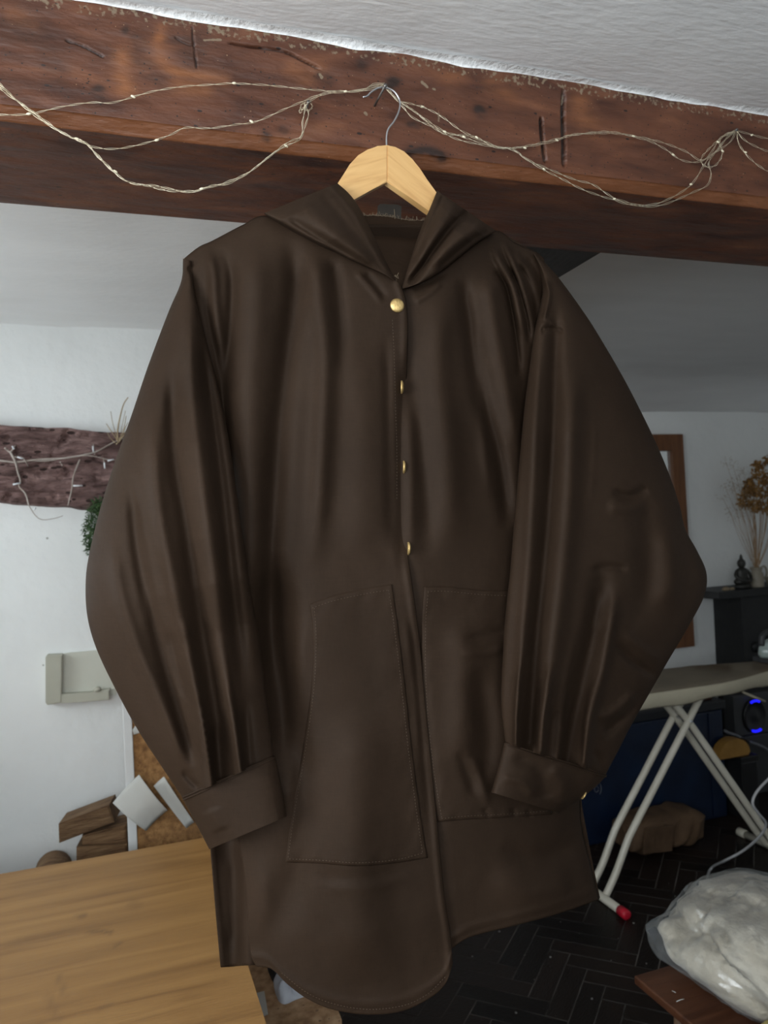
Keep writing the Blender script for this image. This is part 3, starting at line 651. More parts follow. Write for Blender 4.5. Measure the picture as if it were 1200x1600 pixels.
CUL = [(284, 1246), (297, 1270), (312, 1298), (327, 1327)]; CUR = [(430, 1181), (437, 1214), (443, 1246), (448, 1276)]
c1 = cin[-1]
loft('cuff', CUL, CUR, [.057, .058, .06], [c1, c1+.002, c1+.004], [.030, .031, .031], [.02, .02, .02], [([(330, 1262), (345, 1300)], 12, .003, (.2, .2))], s1, M['fabric'], nr=40)
SRR = [(836, 394), (872, 433), (915, 492), (945, 540), (975, 592), (1001, 642), (1025, 692), (1046, 742), (1062, 790), (1071, 827), (1090, 862), (1104, 896), (1100, 932), (1075, 980), (1042, 1036), (1011, 1090), (985, 1136), (965, 1175), (946, 1211)]
SRL = [(834, 398), (846, 424), (850, 450), (846, 475), (836, 521), (827, 585), (820, 641), (811, 735), (804, 810), (798, 885), (792, 940), (788, 985), (786, 1025), (784, 1060), (783, 1090), (784, 1113), (786, 1130), (788, 1146), (790, 1162)]
cin2 = [0.004]+[float(body_depth(p[0]-4, p[1]))+q_ for p, q_ in zip(spline(SRL, 12)[1:], np.linspace(.012, .030, 11))]
SLEEVE_R = [([(805, 1163), (806, 1100), (812, 1040), (820, 980)], 5, .008, (0, .75), -.5), ([(843, 1178), (848, 1110), (853, 1060), (862, 1020)], 6, .010, (0, .75), -.5), ([(912, 1192), (918, 1120), (930, 1062), (944, 1046)], 7, .012, (0, .75), -.5), ([(871, 1188), (877, 1130), (886, 1060), (905, 960)], 6, .007, (0, .75), .5),
            ([(842, 520), (834, 640), (828, 800), (818, 960), (808, 1080), (805, 1163)], 11, .009, (.15, 0)), ([(868, 470), (866, 600), (862, 720), (852, 860), (838, 1000), (828, 1160)], 11, -.015, (.1, 0)),
            ([(898, 560), (890, 760), (876, 920), (860, 1060), (845, 1174)], 16, .012, (.15, 0)), ([(862, 1030), (850, 1110), (843, 1174)], 5, .008, (.3, 0)), ([(812, 1050), (808, 1110), (805, 1163)], 4, .006, (.3, 0)), ([(868, 1100), (862, 1140), (858, 1178)], 7, -.007, (.3, 0)),
            ([(944, 880), (932, 960), (912, 1050), (896, 1120), (884, 1186)], 13, -.017, (.2, 0)), ([(885, 1120), (878, 1150), (873, 1186)], 5, .005, (.3, 0)), ([(962, 920), (950, 1000), (940, 1055), (925, 1110), (912, 1192)], 9, .012, (.2, 0)),
            ([(1000, 760), (1012, 840), (1008, 930), (990, 980)], 18, -.009, (.2, .3)), ([(1040, 820), (1050, 900), (1035, 960)], 18, .008, (.2, .3)), ([(960, 1002), (992, 1035), (1026, 1056)], 6, -.009, (.3, 0)), ([(970, 985), (1005, 1015), (1035, 1035)], 8, .006, (.3, .1)),
            ([(940, 1150), (965, 1130), (990, 1110), (1010, 1082)], 8, -.010, (.2, .1)), ([(930, 1122), (960, 1112), (990, 1085)], 8, .007, (.2, .1)), ([(955, 768), (985, 776), (1014, 760)], 7, -.007, (.2, .2)), ([(948, 790), (985, 796), (1010, 788)], 10, .005, (.2, .2)),
            ([(924, 892), (950, 886), (982, 890)], 6, -.005, (.2, .2)), ([(934, 905), (940, 950), (930, 990)], 6, .004, (.2, .2)), ([(845, 508), (858, 502), (868, 512)], 3, .003, (0, 0)), ([(848, 516), (862, 513), (876, 516)], 3, -.005, (0, 0)),
            ([(852, 436), (858, 460), (850, 500)], 4, .005, (.1, .1)), ([(920, 1170), (936, 1186), (944, 1202)], 6, -.005, (.2, 0)), ([(930, 650), (928, 720), (920, 800)], 3, .0015, (.2, .2))]
s2 = loft('sleeve', SRL, SRR, cin2, [0, .003, .006, .010, .014, .016, .018, .02, .025, .03, .04, .05], [.006, .022, .036, .046, .052, .054, .054, .054, .052, .048, .040, .026], [.01, .02, .03, .035, .04, .04, .04, .04, .035, .03, .025, .02], SLEEVE_R, jacket, M['fabric'])
c2 = cin2[-1]
cu2 = loft('cuff', [(788, 1160), (782, 1186), (775, 1212), (768, 1238)], [(949, 1211), (930, 1230), (905, 1250), (874, 1271)], [c2, c2+.003, c2+.006], [.052, .055, .06], [.030, .030, .028], [.02, .02, .02],
           [([(800, 1180), (840, 1200), (852, 1250)], 12, -.005, (.2, .1)), ([(860, 1195), (880, 1225), (876, 1262)], 12, .005, (.2, .1)), ([(780, 1215), (815, 1222), (838, 1248)], 8, .003, (.2, .2))], s2, M['fabric'], nr=40)
def cuff_seam(L, R, cl, cr, tf, parent):
    u = np.linspace(.01, .99, 60); px = L[0]*(1-u)+R[0]*u; py = L[1]*(1-u)+R[1]*u
    d = cl*(1-u)+cr*u+tf*(1-np.abs(2*u-1)**2.3)**.56+.0006
    for off in (-1.6, 2.4): tube('cuff_seam', [Vector(v) for v in P3(px+off*.3, py+off, d)], .0011, M['fabric'], parent, n=6)
def disc(name, c, nrm, r, h, mat, parent):
    q = Vector(nrm).to_track_quat('Z', 'Y').to_matrix().to_4x4()
    return lathe(name, [(0, 0), (r*.94, 0), (r, h*.25), (r*.96, h*.55), (r*.7, h*.85), (r*.35, h*.97), (0, h)], mat, parent, tuple(c), 24, mtx=q)
cuff_seam((285, 1248), (429, 1183), .057, c1, .030, s1); cuff_seam((788, 1162), (948, 1212), c2, .052, .030, s2)
p = at(911, 1242, Y0-.062); disc('snap', p, (.75, -.35, -.6), .0065, .003, M['brass'], cu2)
def side_seam(pts, dfun, name, parent, r=.0011, off=.001, mat=None):
    q = spline(pts, 60); d = dfun(q[:, 0], q[:, 1])+off
    return tube(name, [Vector(v) for v in P3(q[:, 0], q[:, 1], d)], r, mat or M['fabric'], parent, n=6)

# hood: two rolled sides meeting in a V over the snap
def hoodd(px, py): return body_depth(px, py)
HLo = [(413, 333), (436, 346), (476, 369), (520, 391), (560, 411), (598, 428), (617, 439)]
HLi = [(527, 286), (545, 302), (560, 322), (575, 350), (590, 381), (604, 410), (618, 437)]
hl = [float(hoodd(p[0], p[1]+14))+.010 for p in spline(HLo, 10)]
loft('hood', HLo, HLi, hl, [.014, .018, .024, .030, .036, .042, .046, .050, .053, .056], [.010, .026, .030, .030, .028, .024, .018, .012, .007, .003], [.03, .04, .04, .03, .03, .02, .015, .01, .005, .002],
     [([(470, 318), (510, 352), (560, 395), (598, 424)], 14, .007, (.1, .2)), ([(450, 340), (500, 372), (560, 406), (600, 428)], 7, -.006, (.1, .2)), ([(500, 300), (530, 335), (565, 380), (595, 415)], 7, -.003, (.1, .2)), ([(518, 290), (552, 330), (585, 390), (612, 432)], 5, .003, (0, .1))],
     jacket, M['fabric'], nr=130, nf=80, pw=(2.6, .5))
HRi = [(683, 298), (672, 326), (660, 352), (649, 382), (640, 410), (633, 432), (628, 449)]
HRo = [(776, 361), (748, 378), (716, 403), (688, 425), (662, 440), (644, 447), (630, 451)]
hr = [float(hoodd(p[0], p[1]+12))+.010 for p in spline(HRo, 10)]
loft('hood', HRi, HRo, [.014, .018, .024, .030, .036, .042, .046, .050, .053, .056], hr, [.010, .030, .036, .034, .030, .024, .018, .012, .007, .003], [.03, .04, .04, .03, .03, .02, .015, .01, .005, .002],
     [([(736, 328), (708, 352), (680, 388), (655, 424), (638, 445)], 6, -.014, (.05, .1)), ([(712, 318), (692, 346), (668, 386), (648, 425)], 11, .010, (.05, .2)), ([(692, 306), (680, 334), (662, 372), (645, 412)], 4, -.004, (.05, .2)),
      ([(758, 346), (728, 366), (700, 388), (670, 420)], 11, .010, (.1, .2)), ([(768, 362), (738, 376), (708, 400), (682, 422)], 6, -.004, (.1, .2)), ([(736, 354), (726, 352), (716, 356)], 4, -.004, (0, 0))],
     jacket, M['fabric'], nr=130, nf=80, pw=(2.6, .5))
# inside of the neck with its raw edge
px, py = coons([(540, 330), (566, 337), (600, 337), (628, 343), (662, 345), (690, 344)], [(600, 446), (618, 447), (640, 450)], [(540, 330), (570, 390), (600, 446)], [(690, 344), (660, 400), (640, 450)], 60, 60)
dN = np.interp(py, [330, 360, 400, 445], [-.045, -.038, -.006, .040])+stroke(px, py, [(570, 364), (610, 368), (655, 372)], 5, -.006, (0, 0))+.002*fbm(px/30, py/16, 91, 3)
nk = sheet('neck_facing', px, py, dN, M['fabric_in'], jacket)
lb = [at(589, 345, Y0+.043), at(590, 322, Y0+.046), at(594, 319, Y0+.046), at(620, 320, Y0+.046), at(627, 323, Y0+.046), at(626, 349, Y0+.043)]
lt = prism('label_tag', lb, (0, -.0012, 0), M['label_tag'], jacket)
for q in ([(616, 327), (617, 342)],): tube('tag_stitch', [at(x, y, Y0+.0405) for x, y in q], .0006, M['fray'], lt, n=5)
Vs, Fs = [], []
def add_tube(P, r, n=4):
    V, F = tube_VF(P, r, n); b = sum(len(v) for v in Vs); Vs.append(V); Fs.extend([tuple(i+b for i in f) for f in F])
for k in range(70):
    x = rng.uniform(562, 664); y = float(np.interp(x, [562, 600, 628, 664], [336, 337, 343, 345])); a = rng.uniform(-2.6, -.5); L = rng.uniform(2, 7)
    if k < 8: x, y = rng.uniform(612, 624), rng.uniform(428, 441)
    dd = .042 if k >= 8 else -.052
    pts = [at(x+j*L*math.cos(a)/3+rng.uniform(-.6, .6), y+j*L*math.sin(a)/3+rng.uniform(-.6, .6), Y0+dd-.001) for j in range(4)]
    add_tube(np.array(pts), .00028)
q = spline([(562, 336), (600, 337.5), (628, 343), (664, 346)], 60); add_tube(P3(q[:, 0], q[:, 1]+rng.uniform(-.8, .8, 60), -.0425), .0007, 5)
o = link('frayed_edge', mesh_np(np.concatenate(Vs), Fs), M['fray'], nk); o['kind'] = 'stuff'

# pockets: patches sewn on the front, following the folds
def pocket(top, bot, left, right, dfun, nm='pocket'):
    px, py = coons(top, bot, left, right, 70, 130)
    u = np.linspace(0, 1, 70)[None, :]; v = np.linspace(0, 1, 130)[:, None]
    e = np.minimum(np.minimum(u, 1-u)*70, np.minimum(v, 1-v)*130)
    d = dfun(px, py)+.0017*(.4+.6*sstep(0, 2.0, e))+.0008*sstep(14, 3, v*130)+.0004*np.sin(px/4.7+py/9)*sstep(10, 2, e)
    return sheet(nm, px, py, d, M['fabric'], jacket, .0014)
pkL = dict(top=[(484, 944), (520, 931), (570, 920), (612, 913)], bot=[(446, 1347), (500, 1349), (560, 1353), (620, 1348), (668, 1340)], left=[(484, 944), (490, 1000), (486, 1080), (472, 1180), (456, 1270), (446, 1347)], right=[(612, 913), (622, 980), (634, 1080), (645, 1180), (657, 1270), (668, 1340)])
pk1 = pocket(dfun=left_depth, **pkL)
def rdep(px, py): return body_depth(px, py)-.0015
pk2 = pocket([(663, 917), (700, 917), (750, 922), (800, 924)], [(684, 1284), (730, 1280), (790, 1277), (862, 1272)], [(663, 917), (659, 980), (660, 1080), (670, 1190), (684, 1284)], [(800, 924), (820, 1050), (840, 1160), (862, 1272)], lambda a, b: np.maximum(rdep(a, b), left_depth(a, b)-.004))
def stitches(name, pts, dfun, parent, step=5.0, off=.0045):
    """a row of sewn stitches: short thread dashes"""
    P = np.array([tuple(p) for p in pts], float); L = np.sum(np.linalg.norm(np.diff(P, axis=0), axis=1)); n = max(3, int(L/step))
    q = spline(pts, 2*n); d = dfun(q[:, 0], q[:, 1])+off; W = P3(q[:, 0], q[:, 1], d); VV, FF = [], []
    for i in range(0, 2*n-1, 2):
        a, b = W[i], W[i]*.25+W[i+1]*.75; V, F = tube_VF(np.array([a, (a+b)/2+np.array([0, -.0003, 0]), b]), .00024, 4)
        FF += [tuple(j+len(VV)*12 for j in f) for f in F]; VV.append(V)
    o = link(name, mesh_np(np.concatenate(VV), FF), M['seam_thread'], parent); o['kind'] = 'stuff'; return o
stitches('stitching', [(607, 922), (616, 980), (628, 1080), (639, 1180), (651, 1270), (660, 1332)], left_depth, pk1)
stitches('stitching', [(452, 1342), (500, 1344), (560, 1348), (620, 1343), (660, 1333)], left_depth, pk1)
stitches('stitching', [(491, 950), (494, 1000), (490, 1080), (476, 1180), (460, 1270), (450, 1340)], left_depth, pk1)
stitches('stitching', [(488, 950), (520, 939), (570, 928), (606, 922)], left_depth, pk1)
rd2 = lambda a, b: np.maximum(rdep(a, b), left_depth(a, b)-.004)
stitches('stitching', [(669, 925), (665, 980), (666, 1080), (676, 1190), (690, 1278)], rd2, pk2)
stitches('stitching', [(690, 1279), (730, 1275), (790, 1272), (856, 1267)], rd2, pk2)
stitches('stitching', [(668, 924), (700, 924), (750, 929), (796, 931)], rd2, pk2)
stitches('hem_stitching', [(440, 1520), (478, 1550), (520, 1568), (575, 1577), (630, 1571), (668, 1553), (696, 1526)], left_depth, jacket, off=.003)
stitches('placket_stitching', [(613, 500), (616, 560), (618, 640), (620, 700), (620, 780)], left_depth, jacket, off=.0022)
# snaps down the front
def surf_n(px, py, f):
    a = P3(px, py, f(px, py)); b = P3(px+3., py, f(px+3., py)); c = P3(px, py+3., f(px, py+3.)); n = np.cross(np.asarray(c-a), np.asarray(b-a)); n /= np.linalg.norm(n); return a, (n if n[1] < 0 else -n)
for i, (x, y, r) in enumerate([(620, 478, .0098), (624, 605, .0092), (627, 730, .0092), (634, 857, .0092)]):
    a, n = surf_n(float(x), float(y), left_depth)
    if i: n = np.array([.90-.04*i, -.42+.10*i, -.05]); a = a+np.array([.001, -.0005, 0])
    else: n = np.array([-.12, -1, .05])
    disc('snap', Vector(a)+Vector(n).normalized()*.0008, n, r, .0042, M['brass'], jacket)

# ---------------------------------------------------------------- hanger
YH = Y0+.004
hb = at(605, 283, YH)
hanger = thing('coat_hanger', 'pale beech wood coat hanger with steel hook inside the jacket', 'hanger', tuple(hb))
def uvmap(o, ang):
    me = o.data; uv = me.uv_layers.new(name='UVMap'); c, s = math.cos(ang), math.sin(ang)
    for lp in me.loops:
        v = me.vertices[lp.vertex_index].co; uv.data[lp.index].uv = ((v.x*c+v.z*s)*1.0+v.y*.3, (-v.x*s+v.z*c)*9+v.y)
TH = .013
Lo = [(605, 226), (590, 228), (575, 233), (560, 242), (547, 256), (537, 272), (527, 290), (500, 306), (450, 334), (400, 356), (350, 380), (322, 396), (318, 406), (330, 410), (380, 394), (450, 362), (520, 328), (553, 312), (580, 297), (605, 284)]
Ro = [(605, 226), (618, 229), (632, 236), (645, 248), (656, 263), (667, 280), (683, 304), (720, 338), (770, 372), (806, 396), (820, 408), (812, 416), (780, 404), (720, 366), (672, 331), (640, 308), (605, 284)]
for O, ang in ((Lo, .36), (Ro, -.62)):
    pts = [at(x, y, YH-TH/2) for x, y in O]
    a = prism('hanger_arm', pts, (0, TH, 0), M['hanger'], hanger, bev=.0012); uvmap(a, ang)
hk = [(605, 236), (604, 226), (604, 212), (607, 201), (616, 189), (623, 174), (625, 160), (620, 148), (611, 140), (600, 137), (590, 138), (580, 144), (574, 150), (567, 152)]
h = tube('hook', [at(x, y, YH) for x, y in hk], .0014, M['steel'], hanger, n=10, res=70)

# ---------------------------------------------------------------- nails and fairy lights on the beam
def nail(px, py, label, out=.065):
    b = at(px, py, YB0-out); a = b+Vector((0, out+.02, -.004))
    t = thing('nail', label, 'nail', tuple(at(px, py, YB0)))
    tube('shank', [a, b], .0017, M['nail'], t, n=8); tube('head', [b, b+Vector((0, -.0015, 0))], .0028, M['nail'], t, n=10); return b
nail(602, 134, 'nail in the oak beam that carries the hanger hook', .048)
nail(1151, 203, 'nail in the oak beam holding the right-hand bunch of fairy wire', .012)
nail(482, 160, 'nail in the oak beam holding the small coil of fairy wire', .010)
YW = YB0-.008
nail(-62, 82, 'nail at the far left of the oak beam holding the fairy wire', .012)
nail(1285, 222, 'nail at the far right of the oak beam holding the fairy wire', .012)
fo = at(600, 133, YW)
lights = thing('fairy_lights', 'unlit fairy lights on thin silver wire draped along the oak beam', 'fairy lights', tuple(fo))
WIRES = [
 [(-62, 84), (-92, 140), (-50, 180), (0, 179), (45, 178), (75, 172), (110, 165), (145, 160), (175, 160), (208, 151), (240, 143), (290, 135), (340, 131), (365, 130), (420, 134), (480, 139), (540, 143), (570, 139), (584, 132), (600, 130)],
 [(-62, 82), (0, 135), (30, 160), (60, 184), (90, 203), (125, 221), (150, 230), (180, 232), (215, 227), (245, 219), (270, 209), (290, 199), (330, 200), (370, 195), (400, 190), (440, 172), (475, 158), (500, 148), (520, 143), (560, 141), (586, 134), (600, 131)],
 [(-62, 80), (0, 131), (25, 155), (55, 178), (80, 198), (110, 213), (135, 224), (150, 240), (178, 268), (200, 283), (230, 290), (265, 299), (300, 298), (320, 294), (350, 286), (385, 272), (410, 253), (425, 240), (447, 228), (468, 218), (476, 200), (482, 178), (478, 168), (475, 160)],
 [(-62, 83), (0, 138), (40, 166), (75, 192), (105, 212), (132, 221), (154, 246), (180, 271), (205, 286), (240, 289), (270, 296), (300, 301), (330, 290), (355, 287), (388, 270), (420, 246), (450, 222), (470, 213), (473, 190), (476, 174), (480, 162), (500, 150), (520, 145), (570, 141), (600, 133)],
 [(470, 172), (470, 165), (477, 159), (486, 161), (488, 168), (482, 173), (474, 169), (468, 172), (470, 176), (476, 166), (484, 158)],
 [(598, 131), (612, 147), (640, 168), (670, 190), (695, 206), (725, 214), (760, 225), (795, 232), (830, 228), (870, 219), (890, 211), (930, 209), (960, 208), (990, 212), (1020, 219), (1050, 228), (1075, 238), (1095, 250), (1110, 240), (1125, 218), (1150, 204)],
 [(600, 131), (624, 158), (632, 159), (652, 165), (660, 167), (690, 182), (720, 203), (745, 215), (775, 229), (800, 231), (850, 222), (885, 214), (920, 207), (955, 206), (990, 214), (1020, 222), (1045, 236), (1060, 248), (1080, 254), (1100, 250), (1120, 235), (1135, 215), (1150, 204)],
 [(599, 132), (626, 162), (645, 184), (680, 200), (715, 217), (770, 230), (800, 234), (825, 250), (850, 265), (880, 281), (910, 296), (940, 306), (960, 312), (985, 320), (1020, 320), (1050, 308), (1080, 288), (1098, 262), (1110, 245), (1140, 222), (1150, 204)],
 [(600, 133), (622, 158), (650, 176), (690, 207), (730, 212), (780, 231), (800, 232), (830, 252), (870, 270), (900, 281), (925, 287), (945, 300), (960, 310), (985, 318), (1010, 323), (1040, 318), (1080, 302), (1105, 290), (1111, 272), (1108, 252), (1128, 224), (1150, 204)],
 [(1150, 204), (1132, 212), (1124, 222), (1129, 238), (1120, 256), (1106, 262), (1095, 252), (1104, 236), (1128, 214), (1150, 204)],
 [(1150, 204), (1175, 211), (1205, 217), (1285, 222)], [(1151, 205), (1165, 220), (1190, 232), (1205, 236), (1250, 236), (1285, 222)], [(1151, 207), (1155, 225), (1170, 245), (1190, 262), (1205, 268), (1250, 262), (1285, 222)],
]
for k, wr in enumerate(WIRES):
    n = max(40, len(wr)*9); q = spline(wr, n); s = np.linspace(0, len(wr)*2.2, n)
    hang = np.array([0.0]*n)
    for tw in (0, 1):
        ph = k*1.7+tw*math.pi
        W = at_arr(q[:, 0]+1.0*np.sin(s*1.9+ph), q[:, 1]+1.1*np.cos(s*1.9+ph)+.6*np.sin(s*.7+k), YW-.002*np.cos(s*1.9+ph)-.0015*(k % 4))
        V, F = tube_VF(W, .00040, 5)
        o = link('wire', mesh_np(V, F), M['wire'], lights, smooth=True)
BULBS = [(45, 178), (208, 151), (366, 130), (245, 219), (393, 190), (180, 268), (315, 295), (447, 228), (695, 206), (725, 214), (870, 219), (850, 265), (1052, 242), (1129, 236), (960, 311), (820, 231), (990, 213), (1122, 222), (1080, 288), (745, 215), (120, 217), (540, 143), (660, 167), (1175, 211), (1165, 238)]
bm = bmesh.new(); bmesh.ops.create_icosphere(bm, subdivisions=2, radius=1.0); bulb_me = from_bm(bm); bulb_me.materials.append(M['resin'])
bulb_me.polygons.foreach_set('use_smooth', [True]*len(bulb_me.polygons))
for k, (x, y) in enumerate(BULBS):
    o = bpy.data.objects.new('bulb', bulb_me); COL.objects.link(o); o.parent = lights
    o.location = at(x, y, YW-.003)-fo; o.scale = (.0034, .0018, .0018); o.rotation_euler = (0, random.uniform(-.5, .7), 0)

# ---------------------------------------------------------------- table
XT, YT1, YT0, ZT = .222, 2.33, .62, .75
table = thing('table', 'large plywood-topped work table in the lower left corner', 'table', (-.6, 1.4, 0))
nx, ny = 150, 160
X, Y = np.meshgrid(np.linspace(-1.25, XT, nx), np.linspace(YT0, YT1, ny))
tp_x, tp_y = to_px(np.stack([X, Y, np.full(X.shape, ZT)], -1).reshape(-1, 3)); tp_x = tp_x.reshape(X.shape); tp_y = tp_y.reshape(X.shape)
tdark = np.zeros(X.shape); tpale = np.zeros(X.shape)
for pts, w, a in [([(135, 1457), (155, 1455), (178, 1457)], 2, .9), ([(118, 1433), (126, 1432), (135, 1430)], 2.2, .8), ([(178, 1480), (186, 1475), (195, 1471)], 1.8, .7), ([(90, 1520), (98, 1545), (104, 1560)], 2.5, .5), ([(75, 1550), (82, 1575), (95, 1600)], 4, .4),
                  ([(150, 1578), (165, 1572), (176, 1569)], 1.8, .5), ([(0, 1480), (150, 1448), (320, 1415)], 5, .25), ([(0, 1390), (160, 1362), (300, 1335)], 5, .2), ([(0, 1515), (150, 1490), (330, 1450)], 4, .2), ([(200, 1410), (212, 1416), (220, 1408)], 5, .35)]:
    tdark = np.maximum(tdark, stroke(tp_x, tp_y, pts, w*1.6, a, (.1, .1)))
for pts, w, a in [([(120, 1570), (150, 1590)], 5, .35), ([(210, 1560), (240, 1590)], 5, .3), ([(90, 1560), (100, 1600)], 3, .4), ([(250, 1560), (270, 1590)], 4, .25)]:
    tpale = np.maximum(tpale, stroke(tp_x, tp_y, pts, w*1.5, a, (.1, .1)))
V = np.stack([X, Y, ZT+.0005*fbm(X*4, Y*4, 95, 3)], -1).reshape(-1, 3); b = len(V)
Fq = [tuple(f) for f in grid_faces(ny, nx)]
rim = [j for j in range(nx)]+[i*nx+nx-1 for i in range(1, ny)]+[(ny-1)*nx+j for j in range(nx-2, -1, -1)]+[i*nx for i in range(ny-2, 0, -1)]
V2 = V[rim].copy(); V2[:, 2] = ZT-.022; n = len(rim)
for i in range(n): Fq.append((rim[i], rim[(i+1) % n], b+(i+1) % n, b+i))
Fq.append(tuple(b+i for i in range(n-1, -1, -1)))
me = mesh_np(np.vstack([V, V2]), Fq)
for nm, arr in (('dark', tdark), ('pale', tpale)):
    a = me.attributes.new(nm, 'FLOAT', 'POINT'); a.data.foreach_set('value', np.concatenate([arr.ravel(), np.zeros(n)]).astype(np.float32))
bm = bmesh.new(); bm.from_mesh(me); o = link('table_top', from_bm(bm), M['ply'], table)
for (x, y) in ((-1.15, .75), (XT-.12, .75), (-1.15, YT1-.14), (XT-.12, YT1-.14)): box('leg', (x-.03, y-.03, 0), (x+.03, y+.03, ZT-.022), M['ply_edge'], table)
box('apron', (-1.12, YT1-.15, ZT-.11), (XT-.15, YT1-.125, ZT-.0225), M['ply_edge'], table, .002); box('apron', (-1.12, .74, ZT-.11), (XT-.15, .765, ZT-.0225), M['ply_edge'], table, .002)

# low chipboard sheet on a crate beside the table, with things lying on it
zc = .46
pr_ = at_z(534, 1592, zc); chx1, chy0 = pr_.x, pr_.y
chip = thing('chipboard_sheet', 'rough chipboard sheet lying low beside the plywood table', 'board', (chx1-.4, chy0+.3, zc-.016))
prism('sheet', [(chx1, chy0, zc-.016), (chx1+.012, chy0+.335, zc-.016), (chx1-.75, chy0+.335, zc-.016), (chx1-.75, chy0, zc-.016)], (0, 0, .016), M['chip'], chip, .0015)
crate = thing('crate', 'wooden crate under the chipboard sheet', 'crate', (chx1-.35, chy0+.3, 0))
for z in (.02, .16, .30):
    box('slat', (chx1-.62, chy0+.04, z), (chx1-.08, chy0+.055, z+.11), M['firewood'], crate, .002); box('slat', (chx1-.62, chy0+.275, z), (chx1-.08, chy0+.29, z+.11), M['firewood'], crate, .002)
    box('end_slat', (chx1-.08, chy0+.06, z), (chx1-.065, chy0+.27, z+.11), M['firewood'], crate, .002); box('end_slat', (chx1-.635, chy0+.06, z), (chx1-.62, chy0+.27, z+.11), M['firewood'], crate, .002)
for x in (chx1-.11, chx1-.615):
    for y in (chy0+.056, chy0+.246): box('corner_post', (x, y, 0), (x+.028, y+.028, zc-.0165), M['firewood'], crate, .002)
# white card
c4 = [at_z(x, y, zc+.0006) for x, y in ((398, 1553), (413, 1549), (419, 1585), (407, 1590))]
prism('white_card', c4, (0, 0, .0012), M['paper']); tag(bpy.context.scene.objects['white_card'], 'small white card on the chipboard at the table edge', 'card')
# crumpled white carrier and cloths
def crumple(name, outline, z0, h, mat, label, cat, seed):
    C = [at_z(x, y, z0) for x, y in outline]; c = sum(C, Vector())/len(C); n = 40
    q = spline([tuple(v) for v in C], n, True); rows = 9; V = []
    for i in range(rows):
        t = i/(rows-1); k = math.cos(t*math.pi/2)**.8; z = z0+.001+h*math.sin(t*math.pi/2)
        for j in range(n):
            w = q[j]*k+np.array(c)*(1-k); a = j*2*math.pi/n
            V.append((w[0]+.006*t*math.sin(5*a+seed), w[1]+.006*t*math.cos(4*a+seed), max(z0+.0008, z+.010*math.sin(3*a+seed)*math.sin(t*3)+.006*math.sin(7*a+2*seed)*t)))
    me = fast_mesh(V, grid_faces(rows, n, 0, True)); o = link(name, me, mat, base=tuple(c)); tag(o, label, cat); return o
crumple('plastic_bag', [(428, 1535), (445, 1532), (462, 1536), (474, 1552), (480, 1556), (462, 1563), (445, 1570), (434, 1562)], zc, .03, M['white_film'], 'crumpled white plastic bag lying on the chipboard sheet', 'bag', 1.0)
crumple('folded_cloth', [(418, 1509), (440, 1505), (455, 1510), (452, 1534), (440, 1536), (428, 1537)], zc, .05, M['black_cloth'], 'black folded cloth behind the white plastic bag', 'cloth', 2.3)
crumple('printed_cloth', [(452, 1530), (470, 1534), (486, 1545), (500, 1552), (476, 1556), (466, 1548)], zc, .02, M['pink_cloth'], 'pink printed cloth beside the white plastic bag', 'cloth', 3.9)

# cork board standing behind the table
YC = 2.47
cb = at(203, 1300, YC); cbt = at(194, 1112, YC)
cx0 = cb.x; ctop = cbt.z+.12
board = thing('cork_board', 'cork pinboard with a white painted frame behind the table', 'pinboard', (cx0+.4, YC, 0))
box('cork_panel', (cx0+.02, YC+.004, .04), (cx0+.44, YC+.016, ctop-.02), M['cork'], board, .001)
box('frame', (cx0-.006, YC-.004, 0), (cx0+.020, YC+.022, ctop), M['white_paint'], board, .003); box('frame', (cx0+.44, YC-.004, 0), (cx0+.466, YC+.022, ctop), M['white_paint'], board, .003)
box('frame', (cx0+.02, YC-.004, ctop-.026), (cx0+.44, YC+.022, ctop), M['white_paint'], board, .003); box('frame', (cx0+.02, YC-.004, 0), (cx0+.44, YC+.022, .04), M['white_paint'], board, .003)
def sheet_px(name, pts, Y, mat, label, cat, bow=.01, parent=None):
    q = [np.array(at(x, y, Y)) for x, y in pts]; n = 12; V = []
    for i in range(n):
        for j in range(n):
            u, v = i/(n-1), j/(n-1); w = q[0]*(1-u)*(1-v)+q[1]*u*(1-v)+q[2]*u*v+q[3]*(1-u)*v
            V.append((w[0], w[1]-bow*(u-.3)**2*1.5-bow*.6*math.sin(v*3), w[2]))
    o = link(name, fast_mesh(V, grid_faces(n, n)), mat, base=tuple((q[0]+q[2])/2)); m = o.modifiers.new('thickness', 'SOLIDIFY'); m.thickness = .0008
    tag(o, label, cat); return o
sheet_px('paper_sheet', [(176, 1254), (217, 1207), (261, 1262), (228, 1297)], YC-.008, M['paper'], 'curling white paper sheet pinned across the cork board frame', 'paper', .03)
sheet_px('paper_sheet', [(240, 1228), (256, 1212), (303, 1283), (291, 1294)], YC-.008, M['paper'], 'white paper strip pinned on the cork beside the jacket cuff', 'paper', .012)
sheet_px('paper_scrap', [(207, 1140), (215, 1130), (218, 1145), (209, 1148)], YC-.002, M['paper'], 'tiny white paper scrap at the top of the cork board', 'paper', .002)

